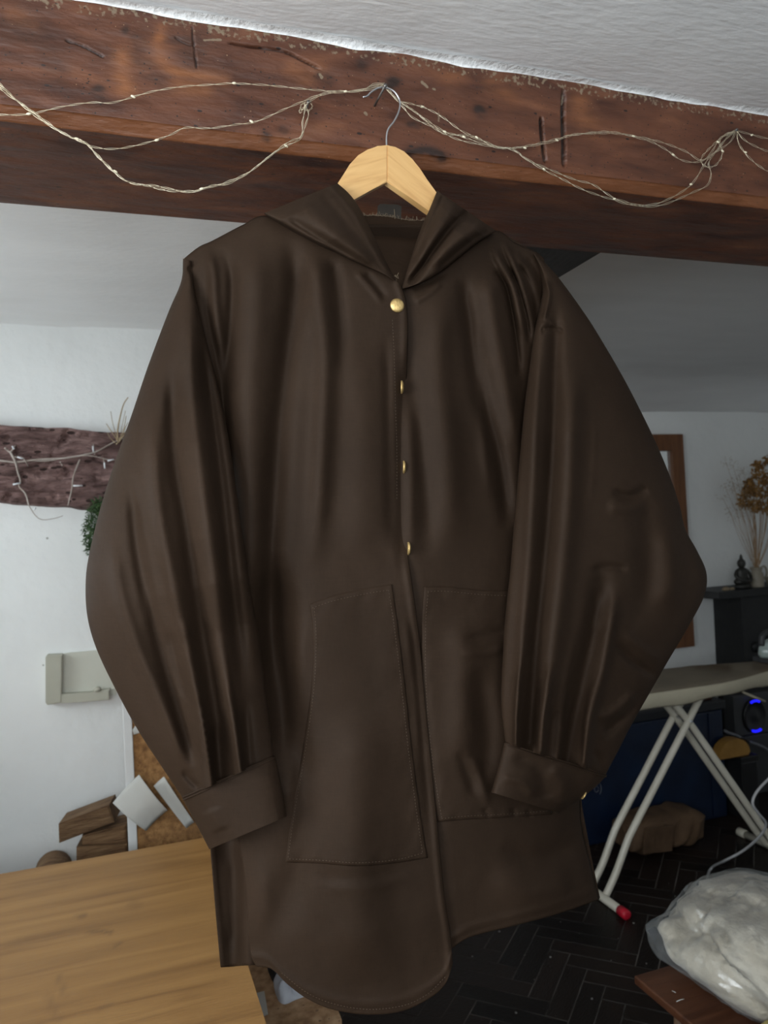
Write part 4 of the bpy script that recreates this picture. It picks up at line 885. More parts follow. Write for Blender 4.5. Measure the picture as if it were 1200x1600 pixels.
# firewood behind the table
def log_box(pts, Y, d, label, mat='firewood', seed=0):
    q = [at(x, y, Y) for x, y in pts]
    o = prism('wood_block', q, (0.02, d, 0.0), M[mat], bev=.004); tag(o, label, 'firewood', 'wood blocks stacked behind the table'); return o
log_box([(91, 1288), (170, 1258), (178, 1285), (92, 1318)], 2.56, .10, 'split wood block lying tilted on top of the stack')
log_box([(128, 1306), (197, 1289), (198, 1318), (128, 1321)], 2.57, .11, 'brown wood block in the middle of the stack under the tilted one')
log_box([(119, 1324), (198, 1319), (198, 1351), (119, 1352)], 2.565, .12, 'wood block at the table edge below two others')
zz = at(124, 1362, 2.56).z-.006
box('wood_stand', (at(124, 1362, 2.56).x, 2.55, 0), (at(200, 1362, 2.56).x, 2.72, zz-.004), M['firewood'], None); tag(bpy.context.scene.objects['wood_stand'], 'wooden stand under the three stacked wood blocks', 'stand')
lg = at(78, 1346, 2.58)
logo = thing('log', 'round bark log end showing just above the table edge', 'log', (lg.x, 2.58, 0))
lr = .055; lz = at(84, 1352, 2.54).z-lr-.02
mt = Matrix.Rotation(math.pi/2, 4, 'X')
lathe('trunk', [(0, -.09), (lr*.97, -.09), (lr, -.08), (lr*1.02, 0), (lr, .08), (lr*.97, .09), (0, .09)], M['firewood'], logo, (lg.x, 2.63, lz), 26, mtx=mt)
lathe('chopping_stump', [(0, 0), (.068, 0), (.070, .05), (.066, lz-lr-.02), (.063, lz-lr-.001), (0, lz-lr-.001)], M['firewood'], None, (lg.x-.01, 2.63, 0), 26); tag(bpy.context.scene.objects['chopping_stump'], 'upright stump carrying the round log', 'stump')

# ---------------------------------------------------------------- left wall dressing
YW2 = YBL-.055
# weathered timber in the wall
tl = [at(-120, 652, YW2), at(420, 688, YW2), at(420, 822, YW2), at(-120, 774, YW2)]
n1, n2 = 170, 44; V = []
A = np.array([tuple(v) for v in tl])
uu, vv = np.meshgrid(np.linspace(0, 1, n1), np.linspace(0, 1, n2), indexing='ij')
W = A[0]*((1-uu)*(1-vv))[..., None]+A[1]*(uu*(1-vv))[..., None]+A[2]*(uu*vv)[..., None]+A[3]*((1-uu)*vv)[..., None]
ee = np.minimum(vv, 1-vv); gouge = np.maximum(0, fbm(uu*70, vv*16, 101, 3)-.25)*.020
W[..., 1] += .05*np.clip(1-ee/.02, 0, 1)+gouge+.004*fbm(uu*20, vv*18, 102, 3)
W[..., 2] += .006*fbm(uu*25, vv*0, 103, 3)*np.clip(1-ee/.15, 0, 1)
o = link('wall_beam', fast_mesh(W.reshape(-1, 3), grid_faces(n1, n2)), M['beam_old'], base=tuple(A[0])); tag(o, 'weathered gouged timber set in the white wall on the left', kind='structure')
tw = thing('twig_garland', 'bare pale twig garland tacked along the weathered wall timber', 'garland', tuple(at(70, 720, YW2-.02)))
def twp(pts, r, nm='twig', mat='twig', par=None, d=.018):
    q = spline(pts, len(pts)*7); s = np.linspace(0, 1, len(q)); W = at_arr(q[:, 0], q[:, 1], YW2-d-.008*np.sin(s*7+len(pts)))
    return tube(nm, [Vector(w) for w in W], np.linspace(r, r*.6, len(q)), M[mat], par if par else tw, n=6)
twp([(-80, 716), (0, 720), (25, 722), (60, 718), (100, 716), (125, 712), (150, 706), (165, 698), (180, 690), (200, 682)], .0042)
twp([(-60, 712), (0, 719), (18, 722), (45, 720), (75, 720), (110, 714), (140, 712), (175, 719), (190, 716)], .003)
twp([(16, 706), (24, 722), (28, 738), (32, 752), (30, 760), (40, 772), (45, 790)], .0038); twp([(125, 718), (118, 735), (114, 748), (112, 765), (106, 790)], .0034); twp([(8, 700), (16, 706), (24, 696)], .0036)
twp([(24, 714), (36, 716), (44, 728)], .003); twp([(94, 722), (98, 728)], .0026); twp([(148, 710), (146, 698), (146, 694)], .0026); twp([(162, 716), (164, 730)], .0026); twp([(45, 790), (55, 805), (66, 812), (85, 810), (98, 806)], .0014)
for x0, y0, x1, y1 in ((20, 757, 32, 755), (114, 759, 129, 759), (22, 702, 19, 697), (145, 697, 146, 706), (163, 723, 164, 732), (53, 797, 56, 793), (168, 720, 178, 718), (27, 714, 36, 717)):
    tube('clip', [at(x0, y0, YW2-.030), at(x1, y1, YW2-.030)], .0030, M['clip'], tw, n=6)
sg = thing('dry_sprig', 'dry straw sprig standing up behind the jacket sleeve', 'sprig', tuple(at(186, 690, YW2-.03)))
for pts, r in [([(184, 690), (184, 672), (188, 650), (193, 632), (200, 621)], .0032), ([(186, 692), (178, 680), (170, 668), (166, 662)], .002), ([(184, 690), (176, 660), (173, 643)], .0014), ([(188, 688), (194, 668), (197, 650)], .0018), ([(186, 690), (192, 676), (200, 660)], .0018), ([(182, 694), (190, 684), (199, 676)], .0022), ([(180, 692), (172, 684), (168, 676)], .0016), ([(187, 690), (191, 665), (196, 642)], .0012), ([(186, 686), (200, 670), (212, 650)], .0018)]:
    twp(pts, r, 'stalk', 'straw', sg, .03)
# hanging moss bundle
ms = thing('moss_bundle', 'green moss bundle hanging from the timber behind the sleeve', 'moss', tuple(at(178, 880, YW2-.05)))
V, F = [], []
for k in range(4200):
    t = rng.uniform(0, 1); y = 782+t*86; cx = 170+6*math.sin(t*6)-8*math.sin(t*3.1); rad = 24*math.sin(min(1, .3+t*1.0)*math.pi*.78)+12
    a = rng.uniform(0, 2*math.pi); rr = rad*math.sqrt(rng.uniform(0, 1)); x = cx+rr*math.cos(a); Yd = YW2-.05-.0018*rr*math.sin(a)
    p = np.array(at(x, y+rng.uniform(-4, 4), Yd)); dv = rng.normal(0, 1, 3); dv[0] += .8*math.cos(a); dv[2] -= .3; dv /= np.linalg.norm(dv); L = rng.uniform(.008, .019); sd = np.cross(dv, rng.normal(0, 1, 3)); sd /= np.linalg.norm(sd)
    b = len(V); V += [p-sd*.0016, p+sd*.0016, p+dv*L*.6+sd*.0012, p+dv*L, p+dv*L*.6-sd*.0012]; F.append((b, b+1, b+2, b+3, b+4))
o = link('moss', mesh_np(V, F), M['moss'], ms); o['kind'] = 'stuff'
tube('tie', [at(172, 776, YW2-.008), at(172, 800, YW2-.05), at(170, 860, YW2-.05)], .003, M['twig'], ms, n=6)
# cream hatch on the wall
def wq(pts, Y): return [at(x, y, Y) for x, y in pts]
hp = thing('wall_hatch', 'cream hatch panel on the white wall below the timber', 'hatch', tuple(at(120, 1098, YBL)))
prism('panel', wq([(72, 1026), (110, 1020), (182, 1014), (182, 1086), (90, 1093), (74, 1092)], YBL-.018), (0, .03, 0), M['cream'], hp, .002)
prism('side_trim', wq([(71, 1027), (74, 1024), (97, 1023), (96, 1098), (74, 1102), (71, 1098)], YBL-.045), (0, .045, 0), M['cream_dark'], hp, .003)
prism('ledge', wq([(96, 1085), (140, 1082), (171, 1077), (171, 1094), (112, 1098), (96, 1099)], YBL-.045), (0, .045, 0), M['cream_dark'], hp, .003)
lathe('latch', [(0, 0), (.011, 0), (.013, .006), (.010, .012), (.004, .015), (0, .015)], M['cream_dark'], hp, tuple(at(152, 1080, YBL-.04)), 16)
# the specks on the plaster belong to the plaster material

# ---------------------------------------------------------------- right-hand background
YM = YB-.03
fr = thing('wall_mirror', 'tall mirror in a plain brown wood frame on the white wall', 'mirror', tuple(at(980, 1010, YM)))
def fbar(p, q, nm='frame_bar'):
    a = at(p[0], p[1], YM); b = at(q[0], q[1], YM); lo = (min(a.x, b.x), YM-.03, min(a.z, b.z)); hi = (max(a.x, b.x), YM+.015, max(a.z, b.z)); return box(nm, lo, hi, M['frame_wood'], fr, .004)
R_ = at(1062, 679, YM); Bz = at(1072, 1010, YM).z; Wf = .95; bw = .085
box('frame_bar', (R_.x-bw, YM-.03, Bz), (R_.x, YM+.02, R_.z), M['frame_wood'], fr, .004); box('frame_bar', (R_.x-Wf, YM-.03, Bz), (R_.x-Wf+bw, YM+.02, R_.z), M['frame_wood'], fr, .004)
box('frame_bar', (R_.x-Wf+bw, YM-.03, R_.z-.10), (R_.x-bw, YM+.02, R_.z), M['frame_wood'], fr, .004); box('frame_bar', (R_.x-Wf+bw, YM-.03, Bz), (R_.x-bw, YM+.02, Bz+.10), M['frame_wood'], fr, .004)
box('mirror_glass', (R_.x-Wf+bw-.004, YM-.004, Bz+.096), (R_.x-bw+.004, YM+.004, R_.z-.096), M['mirror'], fr, 0)
# fireplace
YFp = 3.60
m0 = at(1122, 930, YFp-.02)
fp = thing('fireplace', 'black cast iron fireplace surround with a narrow mantel shelf', 'fireplace', (m0.x+.5, YFp+.1, 0))
zt = at(1124, 925, YFp-.02).z; zb = at(1124, 937, YFp-.02).z
box('mantel_shelf', (m0.x, YFp-.03, zb), (m0.x+1.15, YB+.01, zt), M['black_paint'], fp, .006)
jx = at(1161, 980, YFp+.02).x
box('jamb', (jx, YFp+.02, 0), (jx+.17, YB+.01, zb-.0005), M['black_paint'], fp, .008); box('jamb', (jx+.70, YFp+.02, 0), (jx+.87, YB+.01, zb-.0005), M['black_paint'], fp, .008)
box('lintel', (jx+.1705, YFp+.03, zb-.22), (jx+.6995, YB+.01, zb-.0005), M['black_paint'], fp, .006); box('fire_back', (jx+.1705, YB-.04, 0), (jx+.6995, YB+.01, zb-.2205), M['black_paint'], fp, .002)
for z in (.3, .55, .8): lathe('boss', [(0, 0), (.03, 0), (.032, .008), (.018, .016), (0, .018)], M['black_paint'], fp, (jx+.085, YFp+.0205, z), 18, mtx=Matrix.Rotation(math.pi/2, 4, 'X'))
# things on the mantel
st = at(1161, 925, YFp+.05); sx = st.x
sta = thing('statuette', 'small dark seated figure statuette on the black mantel shelf', 'statuette', (sx, YFp+.05, zt))
k = .19/.20
lathe('base', [(0, 0), (.048, 0), (.052, .008), (.05, .018), (.044, .026), (0, .026)], M['statue'], sta, (sx, YFp+.05, zt), 24, (1, .75))
lathe('body', [(0, .026), (.052, .028), (.056, .044), (.042, .060), (.036, .080), (.040, .100), (.034, .116), (.016, .124), (0, .124)], M['statue'], sta, (sx, YFp+.05, zt), 24, (1, .7))
lathe('head', [(0, .12), (.014, .122), (.022, .134), (.025, .150), (.021, .164), (.012, .174), (.009, .180), (.010, .186), (.005, .198), (.001, .205), (0, .206)], M['statue'], sta, (sx, YFp+.05, zt), 20)
for s in (-1, 1):
    tube('arm', [Vector((sx+s*.038, YFp+.05, zt+.106)), Vector((sx+s*.055, YFp+.042, zt+.075)), Vector((sx+s*.030, YFp+.015, zt+.052)), Vector((sx+s*.006, YFp+.012, zt+.048))], .010, M['statue'], sta, 8, 12)
vx = at(1184, 925, YFp+.04).x
vs_ = thing('stoneware_jug', 'beige stoneware jug holding dried flowers on the mantel', 'jug', (vx, YFp+.04, zt))
hV = at(1184, 886, YFp+.04).z-zt
pv = [(0, 0), (.036, 0), (.039, .01), (.040, hV*.55), (.037, hV*.70), (.029, hV*.78), (.029, hV*.86), (.034, hV*.9), (.034, hV), (.028, hV), (.027, hV*.8), (0, hV*.78)]
lathe('jug_body', pv, M['stone_glaze'], vs_, (vx, YFp+.04, zt), 28)
tube('handle', [Vector((vx+.028, YFp+.04, zt+hV*.93)), Vector((vx+.060, YFp+.04, zt+hV*1.02)), Vector((vx+.078, YFp+.04, zt+hV*.8)), Vector((vx+.070, YFp+.04, zt+hV*.5)), Vector((vx+.038, YFp+.04, zt+hV*.35))], .006, M['stone_glaze'], vs_, 8, 20)
df = thing('dried_flowers', 'bunch of dried ochre flowers standing in the stoneware jug', 'dried flowers', (vx, YFp+.04, zt+hV*.8))
HEADS = [(1187, 745, 14), (1178, 768, 11), (1165, 770, 11), (1192, 770, 14), (1200, 752, 13), (1162, 785, 9), (1178, 790, 11), (1194, 792, 12), (1210, 770, 14), (1203, 720, 10), (1185, 728, 9), (1214, 740, 12), (1170, 755, 8), (1222, 785, 12)]
def petals(c, r, n, L, w):
    V, F = [], []
    for j in range(n):
        d = rng.normal(0, 1, 3); d /= np.linalg.norm(d); p = np.array(c)+d*r*rng.uniform(.25, 1); s = np.cross(d, rng.normal(0, 1, 3)); s /= np.linalg.norm(s); e = d*.5+rng.normal(0, .5, 3); e /= np.linalg.norm(e)
        b = len(V); V += [p-s*w, p+s*w, p+e*L*.6+s*w*1.2, p+e*L, p+e*L*.6-s*w*1.2]; F.append((b, b+1, b+2, b+3, b+4))
    return V, F
for i, (x, y, r) in enumerate(HEADS):
    c = at(x, y, YFp+.04+random.uniform(-.06, .06)); rr = r/1200*4.45
    tube('stem', [Vector((vx+random.uniform(-.015, .015), YFp+.04, zt+hV*.82)), Vector((vx*.5+c.x*.5+random.uniform(-.015, .015), YFp+.04, (zt+hV)*.5+c.z*.5-.03)), c], .0022, M['dry_stem'], df, 5, 12)
    V, F = petals(c, rr, 90, .022, .006); o = link('flower_head', mesh_np(V, F), M['dry_flower'], df); o['kind'] = 'stuff'
for i in range(16):
    x, y = rng.uniform(1128, 1172), rng.uniform(722, 812); c = at(x, y, YFp+.04+rng.uniform(-.05, .05))
    tube('stem', [Vector((vx+random.uniform(-.015, .015), YFp+.04, zt+hV*.82)), Vector((vx*.45+c.x*.55, YFp+.04, (zt+hV)*.45+c.z*.55-.02)), c], .0011, M['dry_stem'], df, 4, 10)
    V, F = petals(c, .045, 34, .010, .0013); o = link('seed_head', mesh_np(V, F), M['dry_haze'], df); o['kind'] = 'stuff'
for j, (x, w, nm) in enumerate(((1134, .022, 'ochre pebble at the end of the mantel shelf'), (1144, .016, 'brown pebble next to the statuette on the mantel'))):
    c = at(x, 924, YFp+.02); lathe('pebble', [(0, 0), (w*.8, 0), (w, w*.35), (w*.75, w*.75), (w*.3, w*.95), (0, w)], M['pebble'], None, (c.x, YFp+.02, zt), 16, (1.2, .8)); tag(bpy.context.scene.objects['pebble' if j == 0 else 'pebble.001'], nm, 'pebble')
c = at(1203, 925, YFp+.03); lathe('small_bowl', [(0, 0), (.03, 0), (.042, .03), (.046, .055), (.042, .055), (.036, .03), (0, .012)], M['stone_glaze'], None, (c.x+.03, YFp+.03, zt), 20); tag(bpy.context.scene.objects['small_bowl'], 'small beige bowl beside the jug on the mantel', 'bowl')

# ironing board
YI, ZI = 2.86, .895
ib = thing('ironing_board', 'ironing board with a stained beige cover and cream tubular legs', 'ironing board', (2.38, YI, 0))
xn = at(1226, 1052, YI).x; xt = xn-1.36
def bw_(x):
    t = (x-xt)/(xn-xt); return .19*np.clip((1-t)/.02, 0, 1)**.5*np.clip(t/.06, .0, 1)**.4*(1-.62*sstep(.55, 1.0, t))*np.where(t > .9, np.sqrt(np.clip(1-((t-.9)/.1)**2, 0, 1)), 1)
nx, ny = 120, 40; X = np.linspace(xt+.001, xn-.0005, nx)[:, None]; v = np.linspace(-1, 1, ny)[None, :]
Wd = np.maximum(bw_(X), .004); Yg = YI+v*Wd; Xg = X+0*v; ev = np.abs(v)**8
Zg = ZI-.012*ev+.0025*fbm(Xg*16, Yg*16, 111, 3)
ipx, ipy = to_px(np.stack([Xg, Yg, Zg], -1).reshape(-1, 3)); ipx = ipx.reshape(Xg.shape); ipy = ipy.reshape(Xg.shape)
idk = np.maximum(stroke(ipx, ipy, [(1080, 1040), (1110, 1040), (1150, 1046)], 7, .9, (.2, .2)), stroke(ipx, ipy, [(1180, 1042), (1200, 1046)], 6, .6, (0, 0)))
idk = np.clip(idk+.5*stroke(ipx, ipy, [(1040, 1040), (1090, 1038)], 4, .7, (.2, .2)), 0, 1)
V = np.stack([Xg, Yg, Zg], -1); me = fast_mesh(V.reshape(-1, 3), grid_faces(nx, ny))
a = me.attributes.new('dark', 'FLOAT', 'POINT'); a.data.foreach_set('value', idk.astype(np.float32).ravel())
top = link('board_cover', me, M['cover'], ib)
# hanging edge of the cover, front and back, sagging a little
for s in (-1, 1):
    k = 8; VV = []
    for j in range(k):
        t = j/(k-1); drop = (.060+.006*np.sin(X[:, 0]*9+1)+.003*np.sin(X[:, 0]*23))*t
        VV.append(np.stack([X[:, 0], YI+s*(Wd[:, 0]*1.0+.008*math.sin(t*3.1)-.010*t), ZI-.012-drop], -1))
    o = link('cover_edge', fast_mesh(np.stack(VV, 1).reshape(-1, 3), grid_faces(nx, k)), M['cover_edge'], ib); m = o.modifiers.new('thickness', 'SOLIDIFY'); m.thickness = .004
V = np.stack([Xg, YI+v*(Wd-.006), 0*Xg+ZI-.032], -1); o = link('board_deck', fast_mesh(V.reshape(-1, 3), grid_faces(nx, ny)), M['leg_enamel'], ib); m = o.modifiers.new('thickness', 'SOLIDIFY'); m.thickness = .018; m.offset = 0
# legs: two pairs of bent tubes crossing below the deck
xf, xb = 1.885, 2.885
for dy in (-.048, .048):
    tube('leg', [Vector((2.50, YI+dy*.9, ZI-.045)), Vector((2.38, YI+dy, .70)), Vector((2.20, YI+dy, .465)), Vector((2.05, YI+dy, .27)), Vector((2.015, YI+dy, .215)), Vector((1.955, YI+dy, .105)), Vector((xf+.012, YI+dy*1.05, .022))], .0155, M['leg_enamel'], ib, 12, 60)
    tube('leg', [Vector((2.25, YI+dy*.85, ZI-.045)), Vector((2.38, YI+dy*.85, .70)), Vector((2.60, YI+dy*.85, .395)), Vector((2.80, YI+dy*.85, .115)), Vector((xb-.012, YI+dy*.9, .022))], .0155, M['leg_enamel'], ib, 12, 60)
for x in (xf, xb):
    f = tube('foot_bar', [Vector((x, YI-.17, .018)), Vector((x, YI+.19, .018))], .0175, M['leg_enamel'], ib, 14)
    for s, yy in ((-1, YI-.165), (1, YI+.185)):
        cap = tube('foot_cap', [Vector((x, yy, .018)), Vector((x, yy+s*.045, .018)), Vector((x, yy+s*.05, .018))], np.array([.0205, .0205, .014]), M['red_rubber'] if x == xf else M['leg_enamel'], ib, 16)
tube('pivot_bar', [Vector((2.38, YI-.07, .70)), Vector((2.38, YI+.07, .70))], .006, M['steel'], ib, 8)
# strut under the nose
tube('strut', [at(1160, 1081, YI-.05), at(1195, 1096, YI-.05)], .006, M['cover_edge'], ib, 8)
# steam iron on the nose of the board
ic = Vector((xn-.07, YI+.01, ZI))
ir = thing('steam_iron', 'steam iron with a pale green tank standing on the ironing board', 'iron', (ic.x, ic.y, ZI+.001))
bm = bmesh.new(); q = [(-.06, -.05), (-.07, 0), (-.06, .05), (.02, .05), (.09, .03), (.14, 0), (.09, -.03), (.02, -.05)]
prism('soleplate', [Vector((ic.x+x, ic.y+y, ZI+.004)) for x, y in q], (0, 0, .02), M['grey_plastic'], ir, .003)
lathe('tank', [(0, .024), (.05, .024), (.055, .04), (.05, .07), (.035, .095), (.015, .108), (0, .11)], M['iron_body'], ir, (ic.x+.005, ic.y, ZI), 24, (1.25, .8))
tube('handle', [Vector((ic.x-.05, ic.y, ZI+.08)), Vector((ic.x-.04, ic.y, ZI+.13)), Vector((ic.x+.02, ic.y, ZI+.145)), Vector((ic.x+.07, ic.y, ZI+.12)), Vector((ic.x+.085, ic.y, ZI+.05))], .013, M['grey_plastic'], ir, 10, 24)

# blue trunk behind the legs
YK = 3.30
kx1 = at(1131, 1150, YK).x; kx0 = kx1-1.02; kz = at(1070, 1102, YK).z
tr = thing('storage_trunk', 'scuffed blue storage trunk on the floor behind the ironing board', 'trunk', ((kx0+kx1)/2, YK+.2, 0))
box('trunk_body', (kx0, YK, .0), (kx1, YK+.40, kz-.05), M['blue_tin'], tr, .012, 3)
box('lid', (kx0-.012, YK-.012, kz-.0495), (kx1+.014, YK+.412, kz), M['dark_rim'], tr, .010, 3)
for x in (kx0+.06, kx1-.1): box('corner_rib', (x, YK-.007, .02), (x+.03, YK-.0005, kz-.06), M['blue_tin'], tr, .003)
e0 = at(934, 1234, YK-.012)
for rr, a0, a1 in ((.028, -.9, 1.2), (.012, 0, 6.0)):   # faded printed mark on the trunk front
    tube('printed_mark', [Vector((e0.x+rr*math.cos(a), YK-.0009, e0.z+rr*1.3*math.sin(a))) for a in np.linspace(a0, a1, 16)], .0014, M['cable_grey'], tr, 5)
lathe('red_knob', [(0, 0), (.022, 0), (.026, .012), (.02, .026), (0, .03)], M['stool_wood'], None, (kx1-.05, YK+.05, kz+.0005), 18); tag(bpy.context.scene.objects['red_knob'], 'small reddish brown knob on top of the blue trunk', 'knob')
# kraft paper bag on the floor
YP = 3.06
bl, br_ = at(992, 1290, YP), at(1105, 1290, YP)
kb = thing('paper_bag', 'brown kraft paper bag lying crumpled on the floor by the trunk', 'paper bag', ((bl.x+br_.x)/2, YP+.06, 0))
nx, na = 40, 36; V = []
for i in range(nx):
    t = i/(nx-1); sc_ = (1-.25*abs(2*t-1)**3)*(.96+.04*math.sin(9*t)); cxk = bl.x+(br_.x-bl.x)*t
    for j in range(na):
        a = j*2*math.pi/na; cy, cz = math.cos(a), math.sin(a)
        y = .115*sc_*np.sign(cy)*abs(cy)**.55; z = .09+.089*sc_*np.sign(cz)*abs(cz)**.55
        w = .0035*math.sin(5*t*6+3*a)+.003*math.sin(11*t+5*a)
        V.append((cxk+.01*math.sin(3*a), YP+.10+y+w, max(.001, z+w*.8)))
F = [tuple(f) for f in grid_faces(nx, na, 0, True)]+[tuple(range(na)), tuple(range((nx-1)*na, nx*na))]
bm = bmesh.new(); vv_ = [bm.verts.new(v) for v in V]
for f in F: bm.faces.new([vv_[i] for i in f])
link('bag_body', from_bm(bm), M['kraft'], kb)
box('folded_flap', (bl.x+.03, YP-.022, .03), (bl.x+.20, YP-.012, .15), M['kraft'], kb, .003, rot=(0.05, .12, .05))
# white rag by the trunk's left
q0 = at_z(932, 1288, 0)
crumple('white_rag', [(905, 1275), (930, 1268), (955, 1272), (960, 1284), (935, 1290), (912, 1288)], 0.0, .05, M['kraft'], 'pale crumpled rag on the floor by the blue trunk', 'rag', 5.1)
# black bin with mustard thing on it
bx0, bx1 = at(1116, 1190, 3.22).x, at(1183, 1190, 3.22).x; bz = at(1150, 1185, 3.22).z
bb = thing('black_box', 'black plastic box on the floor right of the blue trunk', 'box', ((bx0+bx1)/2, 3.35, 0))
bx0 = max(bx0, kx1+.03)
box('box_body', (bx0, 3.22, 0), (bx1, 3.46, bz-.03), M['black_plastic'], bb, .008); box('box_rim', (bx0-.008, 3.212, bz-.0295), (bx1+.008, 3.468, bz), M['black_plastic'], bb, .005)
mc = at(1144, 1185, 3.25)
n = 30; pts = [Vector((mc.x+.105*math.cos(a)*(1 if math.cos(a) < 0 else .92), 3.222, bz+.001+.100*max(0, math.sin(a))**.8)) for a in np.linspace(math.pi, 0, n)]
mu = thing('leather_pouch', 'mustard brown rounded leather pouch on the black box', 'pouch', (mc.x, 3.25, bz))
prism('pouch_body', pts, (0, .055, 0), M['mustard'], mu, .012, seg=3)
box('dark_strap', (mc.x+.098, 3.24, bz+.001), (mc.x+.118, 3.30, bz+.075), M['black_plastic'], mu, .006)
# dark cabinet with speaker
YS = 3.50
cz = at(1170, 1148, YS).z; cxa = at(1136, 1160, YS).x+.02
cab = thing('low_cabinet', 'low dark grey cabinet under the round speaker', 'cabinet', (cxa+.3, YS+.05, 0))
cxa2 = max(cxa, bx1+.02)
box('cabinet_body', (cxa, 3.475, 0), (cxa+.62, 3.575, cz), M['grey_plastic'], cab, .006)
spx = at(1178, 1118, YS-.02); sr = at(1178, 1118-34, YS-.02).z-spx.z
sp = thing('speaker', 'black speaker with two glowing blue ring arcs', 'speaker', (spx.x, YS, cz))
box('speaker_body', (at(1145, 1118, YS).x, YS-.015, cz+.0005), (at(1208, 1118, YS).x, YS+.07, spx.z+sr*1.02), M['grey_plastic'], sp, .010, 3)
mt = Matrix.Rotation(math.pi/2, 4, 'X')
r0 = sr*.78
lathe('driver', [(0, 0), (r0, 0), (r0, .012), (r0*.93, .018), (r0*.88, .014), (r0*.45, .008), (r0*.25, .012), (0, .014)], M['black_plastic'], sp, (spx.x, YS-.0155, spx.z), 36, (.85, 1), mtx=mt)
for ac in (math.pi/2, -math.pi/2):
    tube('led_arc', [Vector((spx.x+r0*.80*math.cos(a), YS-.034, spx.z+r0*.90*math.sin(a))) for a in np.linspace(ac-.42, ac+.42, 14)], .007, M['led'], sp, 8)
# cables
cg = tube('speaker_cable', [at(1131, 1141, 3.44), at(1138, 1145, 3.43), at(1150, 1149, 3.42), at(1165, 1157, 3.41), at(1185, 1164, 3.40), at(1197, 1170, 3.40), at(1215, 1188, 3.42)], .0085, M['cable_grey'], None, 8, 50); tag(cg, 'grey cable running from the trunk past the speaker', 'cable')
wc = tube('white_cable', [at(1230, 1190, 2.45), at(1200, 1218, 2.45), at(1182, 1238, 2.45), at(1176, 1256, 2.45), at(1186, 1272, 2.46), at(1197, 1288, 2.48), at(1186, 1308, 2.53), at(1160, 1330, 2.62), at(1132, 1345, 2.70), at_z(1112, 1356, .007), at_z(1105, 1374, .007), at_z(1110, 1392, .007), at_z(1125, 1402, .007), at_z(1160, 1410, .007)], .0055, M['cable_white'], None, 8, 110); tag(wc, 'white power cable looping down across the dark floor', 'cable')

# stool with a bag of wadding
ZS = .35
sc0 = at_z(990, 1524, ZS)
stool = thing('stool', 'low reddish-brown wooden stool at the lower right', 'stool', (sc0.x+.24, sc0.y-.2, 0))
SX0, SX1, SY1, SY0 = sc0.x, sc0.x+.50, sc0.y, sc0.y-.42
nx = 60; X, Y = np.meshgrid(np.linspace(SX0, SX1, nx), np.linspace(SY0, SY1, nx))
o = box('stool_top', (SX0, SY0, ZS-.024), (SX1, SY1, ZS), M['stool_wood'], stool, .006, 3)
for pts in ([(1050, 1548), (1056, 1551)], [(1057, 1565), (1064, 1562), (1069, 1561)]):
    tube('scratch', [at_z(x, y, ZS+.0002) for x, y in pts], .0012, M['paper'], stool, 5)
for x, y in ((SX0+.10, SY0+.07), (SX1-.10, SY0+.07), (SX0+.10, SY1-.07), (SX1-.10, SY1-.07)): tube('leg', [Vector((x, y, ZS-.0245)), Vector((x+(.03 if x > (SX0+SX1)/2 else -.03), y, 0))], np.array([.018, .013]), M['stool_pale'], stool, 12)
# bag: translucent film over fluffy wadding
bag = thing('wadding_bag', 'clear plastic bag stuffed with white cotton wadding on the stool', 'bag', (SX0+.30, SY1-.12, ZS))
def blob(C, rad, seed, amp, n=96, m=60, zmin=None, tip=None, jitter=0.0):
    ph = np.linspace(0, math.pi, m)[:, None]; th = np.linspace(0, 2*math.pi, n, endpoint=False)[None, :]
    d = np.stack([np.sin(ph)*np.cos(th), np.sin(ph)*np.sin(th), np.cos(ph)+0*th], -1)
    a = d[..., 0]*2.2+d[..., 2]*1.3+seed; b = d[..., 1]*2.2-d[..., 2]*.9
    k = 1+amp*fbm(a, b, int(seed*10)+200, 4)
    for q in range(3):                                       # pinched creases
        cr = np.abs(fbm(a*1.4+q, b*1.4-q, int(seed*10)+300+q, 3)); k = k-amp*.85*np.exp(-(cr/.16)**2)
    if jitter: k = k+rng.uniform(-jitter, jitter, k.shape)
    P = np.array(C)+np.array(rad)*d*k[..., None]
    if tip is not None:
        w = np.clip(d@np.array(tip[0]), 0, 1)**tip[2]; P = P+np.array(tip[1])*w[..., None]
    if zmin is not None: P[..., 2] = np.maximum(P[..., 2], zmin+.0008*rng.uniform(0, 1, k.shape))
    return P.reshape(-1, 3), grid_faces(m, n, 0, True)
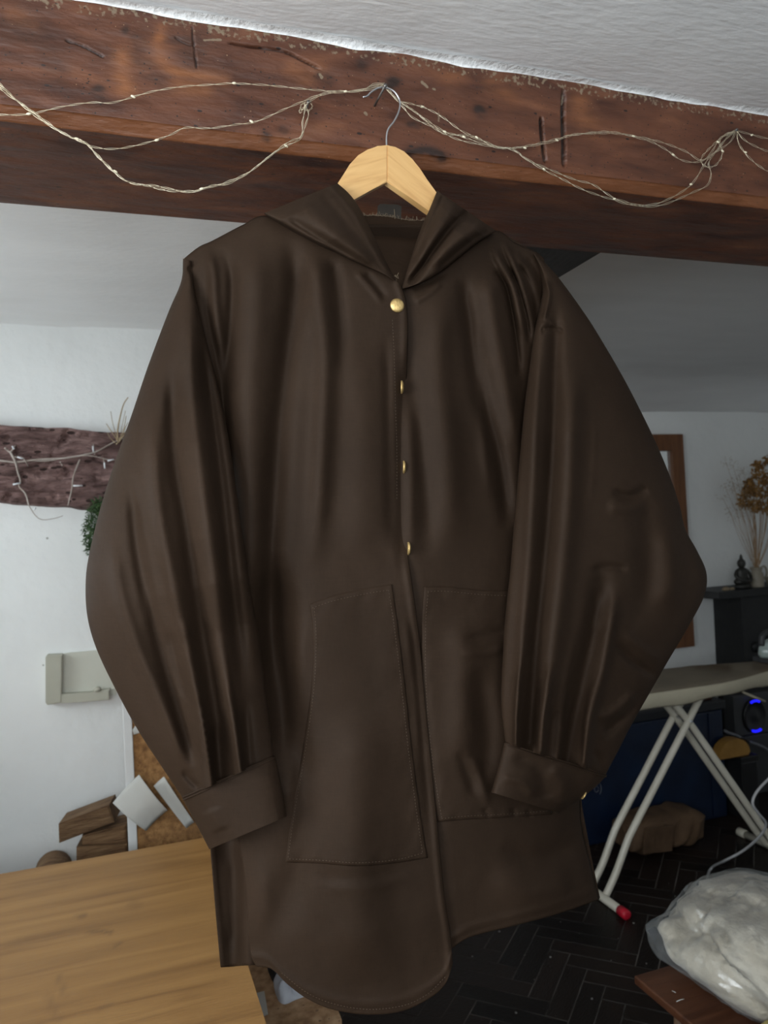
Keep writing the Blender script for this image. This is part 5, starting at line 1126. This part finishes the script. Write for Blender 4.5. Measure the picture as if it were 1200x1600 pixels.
CB = Vector((SX0+.31, SY1-.21, ZS+.115))
tipw = at(1020, 1478, CB.y+.16)
td = (tipw-CB).normalized(); tv = tipw-CB-td*.25
Vw, Fw = blob(CB, (.258, .275, .152), 1.3, .085, zmin=ZS+.004, tip=(tuple(td), tuple(tv*.55), 7))
link('wadding', fast_mesh(Vw, Fw), M['wadding'], bag)
Vf, Ff = blob(CB+Vector((0, 0, .003)), (.266, .283, .160), 1.3, .082, 60, 36, zmin=ZS+.002, tip=(tuple(td), tuple(tv), 9), jitter=.009)
link('film', fast_mesh(Vf, Ff, False), M['bag_film'], bag)
yw = at_z(1196, 1600, ZS+.05)
Vy, Fy = blob((yw.x+.015, yw.y-.02, ZS+.032), (.04, .04, .032), 4.2, .10, 30, 20, zmin=ZS+.001)
o = link('wool_ball', fast_mesh(Vy, Fy), M['yellow_wool'], base=(yw.x+.015, yw.y-.02, ZS)); tag(o, 'yellow wool ball at the lower right corner of the stool', 'wool')

# plaster crumbs lying on the dark floor
V, F = [], []
CR = [(780, 1455), (835, 1530), (738, 1494), (806, 1582), (1068, 1408), (1045, 1380), (905, 1458), (966, 1466), (1010, 1505), (876, 1440), (742, 1450), (955, 1500), (925, 1560), (860, 1495), (1055, 1400), (990, 1442), (820, 1492), (1110, 1370)]
for k, (x, y) in enumerate(CR):
    c = np.array(at_z(x, y, .002)); r_ = rng.uniform(.0015, .0055)
    b = len(V); n = 6
    for zz_, q in ((-.0018, 1.0), (r_*.35, .6)):
        for j in range(n):
            a = j*2*math.pi/n+k; V.append(c+np.array([r_*q*math.cos(a)*rng.uniform(.6, 1.5), r_*q*math.sin(a)*rng.uniform(.6, 1.2), zz_]))
    F += [(b+j, b+(j+1) % n, b+n+(j+1) % n, b+n+j) for j in range(n)]+[tuple(range(b+n, b+2*n))]
o = link('plaster_crumbs', mesh_np(V, F), M['crumb'], base=tuple(at_z(900, 1480, 0))); tag(o, 'white plaster crumbs scattered on the dark herringbone floor', 'debris', kind='stuff')
